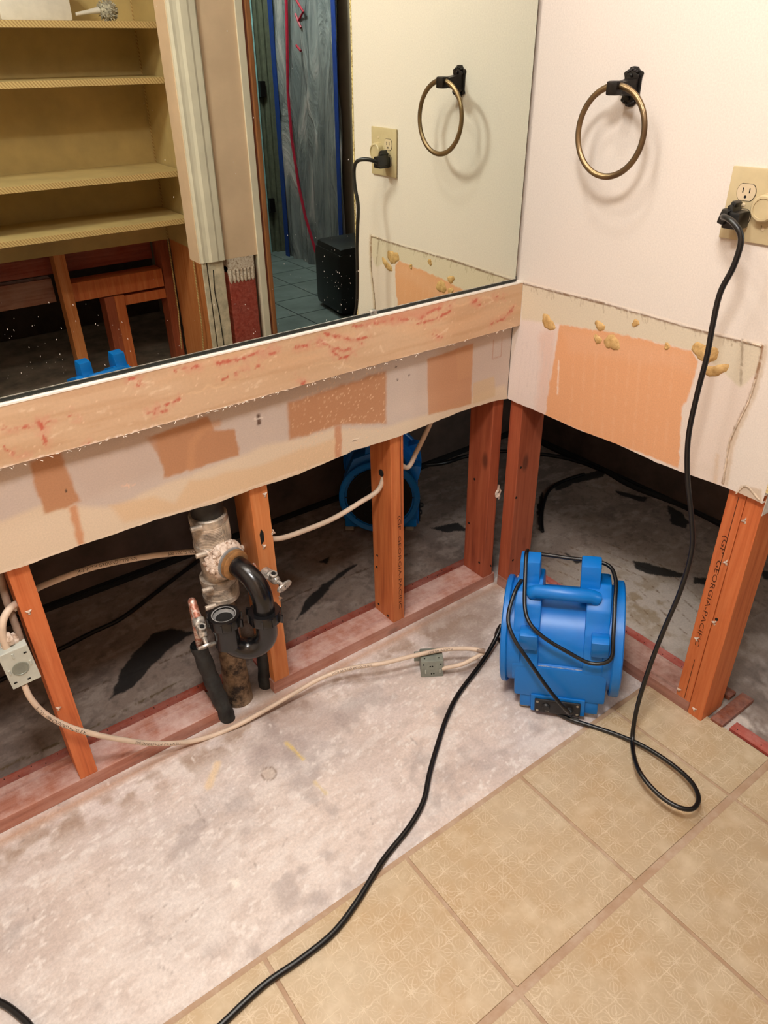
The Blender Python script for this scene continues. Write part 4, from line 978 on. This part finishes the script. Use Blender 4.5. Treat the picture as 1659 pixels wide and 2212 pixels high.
mb = MB(); mb.tube([rel(e,p) for p in spline([P(1030,1404,2,.064), P(1048,1407,2,.063)],3)], .0066, 10); mb.build('grey_end', M['cable_grey'], e)
cable('short cream cable leading from the slab box to the cut end', [P(1044,1410,2,.055), P(1028,1420,2,.048), P(1000,1434,2,.038), P(972,1441,2,.030), P(955,1444,2,.026)], .0058)
cable('white printed cable passing behind the drain to the left stud', [P(30,1315,1,.06), P(60,1285,1,.10), P(100,1262,1,.12), P(200,1226,1,.125), P(300,1205,1,.125), P(380,1195,1,.12), P(430,1191,1,.11), P(500,1185,1,.10), P(545,1178,1,.08), (-.745,.057,.455)], .0068,
  (('14-2 WITH GROUND TYPE NM', .0095, .16, False), ('600 VOLTS (UL)', .0095, .36, False)))
cable('bare white cable running from the golden stud into the bored hole', [(-.745,.057,.455), P(604,1163,1,.057), P(660,1145,1,.057), P(720,1120,1,.057), P(775,1087,1,.055), P(818,1057,1,.052), (-.372,.052,.513), (-.36,.055,.52), (-.34,.06,.53), P(880,1010,1,.075), P(900,975,1,.08), P(920,935,1,.085), P(935,900,1,.085), P(940,870,1,.085)], .0066)
cable('curled cable entering the top of the wall box', [P(38,1303,1,.04), P(20,1316,1,.02), P(7,1340,1,.01), P(5,1370,1,.006), P(14,1398,1,.006), P(22,1410,1,.008)], .0072)
cable('grey cable dropping behind the leftmost stud into the wall box', [P(-6,1200,1,.06), P(2,1250,1,.055), P(14,1296,1,.04), P(30,1340,1,.025), P(42,1375,1,.015), P(46,1400,1,.01)], .0070, mat='cable_grey')
# box lying on the slab
q = P(940,1468,2,0); e = empty('junction_box', (q[0], q[1]+.012, 0), 'grey galvanised junction box lying on the slab beside the fan', 'junction box', None, math.radians(-33))
mb = MB(); mb.box(-.030,.030,.0,.052,.0,.056,.003); mb.build('box', M['galv'], e, smooth=30)
mb = MB(); mb.box(-.045,-.030,.040,.042,.022,.056,.0005); mb.tube([(-.03,.03,.057),(-.042,.036,.057)], .002, 6); mb.build('mounting_ear', M['galv'], e)
for x, z in ((-.024,.045),(.022,.045),(-.006,.038),(0.0,.038),(.004,.012),(-.002,.012)):
    mb = MB(); mb.lathe([(.0022,0),(.0022,.0006)], axisM((x,0,z),(0,-1,0)), 8); mb.build('screw_hole', M['hole'], e)
for x, y in ((-.020,.012),(.018,.012),(.0,.04)):
    mb = MB(); mb.lathe([(.0022,0),(.0022,.0006)], axisM((x,y,.056),(0,0,1)), 8); mb.build('screw_hole', M['hole'], e)
mb = MB(); mb.lathe([(.0035,0),(.0032,.0015),(0,.002)], axisM((.024,.03,.056),(0,0,1)), 10); mb.build('screw', M['screw'], e)
for x_ in (-.018,.020):
    mb = MB(); mb.tube([(x_,-.001,.015),(x_,-.001,.027)], .0016, 6); mb.build('embossed_rib', M['galv_light'], e)

# ------------------------------------------------------------------ CORDS IN THE REAR ROOM
def cordline(label, pts, r=.006):
    mb = MB(); mb.tube(spline(pts, 7), r, 10); tag(mb.build('power_cord', M['cord'], smooth=60), label, 'power cord')
cordline('black cord slanting over the rear room floor behind the left studs', [P(-60,1500,2,.007), P(0,1470,2,.007), P(70,1432,2,.007), P(130,1402,2,.007), P(200,1366,2,.007), P(262,1336,2,.007), P(330,1285,2,.007), P(400,1232,2,.007), P(470,1180,2,.007), P(520,1145,2,.007)], .0065)
cordline('black cord rising from the floor to the rear fan', [P(540,1135,2,.007), P(596,1103,2,.007), P(640,1072,2,.02), P(672,1042,2,.05), P(695,1012,2,.10), P(710,980,2,.16)], .006)
cordline('black cord along the foot of the rear wall right of the fan', [P(915,1005,2,.007), P(960,1000,2,.007), P(1010,985,2,.007), P(1080,975,2,.007), P(1160,980,2,.007), P(1215,988,2,.007), P(1260,1000,2,.007), P(1300,1015,2,.007)], .008)
cordline('black cord curving down the floor beside the red corner studs', [P(1262,1024,2,.007), P(1215,1040,2,.007), P(1186,1060,2,.007), P(1174,1090,2,.007), P(1170,1120,2,.007), P(1172,1148,2,.007)], .006)

# ------------------------------------------------------------------ CLOSET SEEN IN THE MIRROR
wallbox('wall_closet', [(-1.3,.0,-2.33,-2.31,.635,2.44),(-.002,.012,-2.31,-2.03,.64,2.44),(-.0,.012,-2.03,-1.9,.655,2.44),(-1.3,.0,-2.31,-1.9,2.2,2.22),(-1.3,-1.28,-2.33,-1.92,0,2.44)], M['shelf_paint'])
wallbox('wall_closet', [(-2.6,.24,-3.3,-3.28,0,2.44)], M['dark_wall'])
for z, lab in ((1.495,'top yellow shelf holding the white box and the brush'), (1.312,'second yellow shelf from the top, empty'), (.972,'third yellow shelf with a dusty top'), (.783,'lowest yellow shelf above the cut wall')):
    e = empty('closet_shelf', (-.63,-2.15,z-.02), lab, 'shelf', 'yellow closet shelves')
    del e['group']
    T_ = Matrix.Translation(-e.location); mb = MB(); mb.box(-1.28,-.012,-2.309,-1.99,z-.018,z,0,T_); mb.build('shelf_board', M['shelf_paint'], e)
    mb = MB(); mb.box(-1.28,-.004,-1.99,-1.984,z-.021,z+.001,.001,T_); mb.build('beaded_edge', M['shelf_edge'], e)
e = empty('beaded_trim', (-.004,-2.1,.66), 'beaded gold corner trims hanging loose down the closet side wall', 'trim')
for y0_, bot in ((-2.305,.10),(-2.03,.10)):
    mb = MB(); mb.tube([rel(e,(-.004,y0_,2.2)), rel(e,(-.004,y0_,.64)), rel(e,(-.02,y0_+.03,.30)), rel(e,(-.03,y0_+.02,bot))], .0035, 6); mb.build('bead_strip', M['shelf_edge'], e)
e = empty('storage_box', (-.44,-2.14,1.496), 'white plastic box on the top closet shelf', 'box')
mb = MB(); mb.box(-.13,.125,-.05,.05,0,.15,.012); mb.box(-.135,.13,-.055,.055,.13,.15,.006); mb.build('box_body', M['white_plastic'], e, smooth=40)
e = empty('scrub_brush', (-.22,-2.10,1.496), 'white-handled round scrub brush on the top closet shelf', 'brush')
mb = MB(); mb.tube([(-.08,0,.022),(-.03,0,.030),(.01,0,.036)], [.006,.008,.012], 10); mb.build('handle', M['white_plastic'], e, smooth=60)
mb = MB(); rg = random.Random(4); mb.lathe([(0,-.032),(.026,-.02),(.034,0),(.028,.02),(0,.032)], Matrix.Translation((.04,0,.034)), 14)
for i in range(160):
    v = Vector((rg.gauss(0,1),rg.gauss(0,1),rg.gauss(0,1))).normalized(); q = Vector((.04,0,.034)); mb.tube([q+v*.028, q+v*.040], .0016, 4)
mb.build('bristles', M['bristle'], e)
# white casing, scraped lower part
e = empty('door_casing', (-.013,-1.80,.25), 'cream fluted door casing cut off above a scraped lower end', 'casing')
T_ = Matrix.Translation(-e.location)
mb = MB(); pr_ = [(-.070,0),(-.070,-.012),(-.060,-.016),(-.048,-.0145),(-.034,-.0155),(-.022,-.020),(.005,-.020),(.014,-.017),(.030,-.0165),(.038,-.016),(.044,-.012),(.044,0)]
pr_ = [(a, -b) for a, b in pr_]
mb.prism([(x, -1.80 + y) for x, y in pr_], .635, 2.2, T_); mb.build('upper_casing', M['casing'], e)
mb = MB(); mb.box(-.066,-.046,-1.80,-1.790,.0,.635,.002,T_); mb.box(-.040,.034,-1.80,-1.792,.0,.640,.004,T_); mb.build('scraped_casing', M['casing_bare'], e)
mb = MB(); mb.tube([rel(e,p) for p in spline([(-.018,-1.791,.60),(-.024,-1.790,.50),(-.016,-1.790,.4),(-.01,-1.790,.1)],5)], .002, 5); mb.build('crack', M['hole'], e)
# framing below the closet wall
FB = [((-.535,-.485),(-2.40,-2.322),(0,.66),'stud_b','gold stud standing left under the closet wall','closet_stud'),
      ((-.350,-.300),(-2.42,-2.33),(0,.41),'stud_r','shorter red stud under the closet blocking, left of its pair','closet_stud'),
      ((-.305,-.258),(-2.41,-2.32),(0,.41),'stud_o','shorter orange stud under the closet blocking, right of its pair','closet_stud'),
      ((-.045,.0),(-2.42,-2.33),(0,.66),'stud_r','red stud at the right end of the closet framing','closet_stud')]
for (x0,x1),(y0,y1),(z0,z1),mt,lab,nm in FB: stud(x0,x1,y0,y1,z0,z1,mt,lab,cat='stud',name='wall_stud')
for (x0,x1),(y0,y1),(z0,z1),mt,lab in (((-.485,-.05),(-2.42,-2.33),(.415,.50),'stud_o','orange horizontal blocking board under the closet wall'), ((-.26,-.045),(-2.42,-2.34),(.355,.40),'stud_o','small orange blocking board over the dark gap in the closet framing'),
                                ((-1.2,-.05),(-2.46,-2.43),(.53,.70),'tack_x','dark red header board behind the closet studs'), ((-1.25,-.54),(-2.50,-2.44),(.40,.51),'plate_x','dusty pink board behind the gold closet stud')):
    stud(x0,x1,y0,y1,z0,z1,mt,lab,cat='board',name='blocking_board')
stud(.004,.018,-2.31,-1.96,.0,.655,'stud_b','broad orange board forming the closet side below the cut',cat='board',name='side_board')
# end of the wall beside the doorway
e = empty('door_jamb', (.13,-1.8,0), 'red-brown bare jamb post topped with white compound', 'jamb')
T_ = Matrix.Translation(-e.location); mb = MB(); mb.box(.056,.185,-1.86,-1.802,.0,.60,.003,T_); mb.build('post', M['tack_y'], e)
mb = MB(); mb.box(.056,.185,-1.8625,-1.8,.57,.632,.002,T_)
for i in range(7): mb.lathe([(.012,0),(.010,.05),(0,.07)], T_ @ axisM((.066+i*.018,-1.806,.585),(0,.0,-1)), 7)
mb.build('white_compound', M['putty'], e)
e = empty('wood_trim', (.255,-1.8,0), 'narrow stained wood trim standing beside the doorway', 'trim')
T_ = Matrix.Translation(-e.location); mb = MB(); mb.box(.248,.268,-1.83,-1.79,.0,2.3,.003,T_); mb.build('stained_strip', M['trim_wood'], e)
mb = MB(); mb.box(.205,.236,-1.83,-1.793,.0,2.3,.002,T_); mb.build('cream_strip', M['casing'], e)
mb = MB(); mb.box(.236,.248,-1.83,-1.80,.0,2.3,0,T_); mb.build('shadow_gap', M['brown_wood'], e)
# gold strip on the free edge of the towel ring wall
mb = MB(); mb.box(-.0012,.0,-.722,-.7158,.66,1.28,0); mb.box(-.0012,.0,-.722,-.7158,1.48,2.0,0); mb.box(-.0,.006,-.722,-.7158,.66,2.0,0)
tag(mb.build('wallpaper_strip', M['damask']), 'torn gold patterned wallpaper strip on the free wall edge, seen mirrored', 'wallpaper')
# hall beyond
e = empty('containment_sheet', (1.60,-3.4,0), 'plastic containment sheet with blue tape and a red zipper', 'plastic sheet')
T_ = Matrix.Translation(-e.location); n_, m_ = 60, 40; vs = []; fs = []
for i in range(n_):
    for j in range(m_):
        y = -3.99+i*(.79/(n_-1)); z = j*2.2/(m_-1); vs.append(rel(e,(1.60+.012*math.sin(y*31+z*2)+.010*math.sin(y*57-z*5+2*math.sin(z*3)), y, z)))
for i in range(n_-1):
    for j in range(m_-1): fs.append([i*m_+j, (i+1)*m_+j, (i+1)*m_+j+1, i*m_+j+1])
mb = MB(); mb.add(vs, fs); mb.build('sheet', M['sheet'], e, smooth=80)
mb = MB(); mb.box(1.575,1.58,-4.01,-3.955,.0,2.2,0,T_); mb.build('blue_tape', M['bluetape'], e)
mb = MB(); mb.box(1.575,1.58,-3.235,-3.19,.0,2.2,0,T_); mb.build('blue_tape', M['bluetape'], e)
zp = [P(0,0,0,0)]
def MPt(px, py, ax, val):
    d_ = ray(px, py); t_ = ((MP-CP) @ MN)/(d_ @ MN); Q = CP + t_*d_; d2 = d_-2*(d_ @ MN)*MN
    return Q + d2*(val-Q[ax])/d2[ax]
mb = MB(); mb.tube([rel(e,MPt(*q,0,1.57)) for q in [(618,-60),(618,0),(620,80),(622,200),(630,300),(645,400),(660,470),(675,520),(682,545)]], .011, 6); mb.build('red_zipper', M['redzip'], e)
for pts in ([(640,0),(655,25),(645,45)],[(638,30),(650,60)],[(640,98),(650,110)]):
    mb = MB(); mb.tube([rel(e,MPt(*q,0,1.57)) for q in pts], .008, 5); mb.build('red_mark', M['redzip'], e)
e = empty('hall_door_frame', (1.55,-4.2,0), 'dark hinged door frame with a pale teal edge at the hall end', 'door frame')
T_ = Matrix.Translation(-e.location)
mb = MB(); mb.box(1.44,1.53,-4.2,-4.15,0,2.2,.002,T_); mb.build('teal_edge', M['teal'], e)
mb = MB(); mb.box(1.545,1.575,-4.2,-4.175,0,2.2,.002,T_); mb.box(1.58,1.61,-4.2,-4.15,0,2.2,.002,T_); mb.box(1.618,1.658,-4.2,-4.14,0,2.2,.002,T_); mb.build('frame', M['dark_green'], e)
for z in (1.14,.36):
    mb = MB(); mb.box(1.53,1.575,-4.165,-4.12,z-.05,z+.05,.004,T_); mb.build('hinge', M['iron'], e)
e = empty('equipment_case', (1.235,-2.60,0), 'tall black case standing on the grey hall tiles', 'case')
a = MPt(676,520,1,-2.8)
mb = MB(); mb.prism([(-.16,.16),(-.12,-.20),(.30,-.20),(.34,.16)][::-1], .02, .38, Matrix.Scale(1.12,4,(1,0,0)), .035)
mb.prism([(-.15,.15),(-.11,-.19),(.29,-.19),(.33,.15)][::-1], .34, .41, Matrix.Scale(1.12,4,(1,0,0)), .03); mb.build('shell', M['black_case'], e, smooth=40)
mb = MB(); mb.lathe([(.03,0),(.03,.01),(.02,.012)], axisM((-.145,0,.25),(-1,0,0)), 16); mb.build('latch', M['black_plastic'], e)
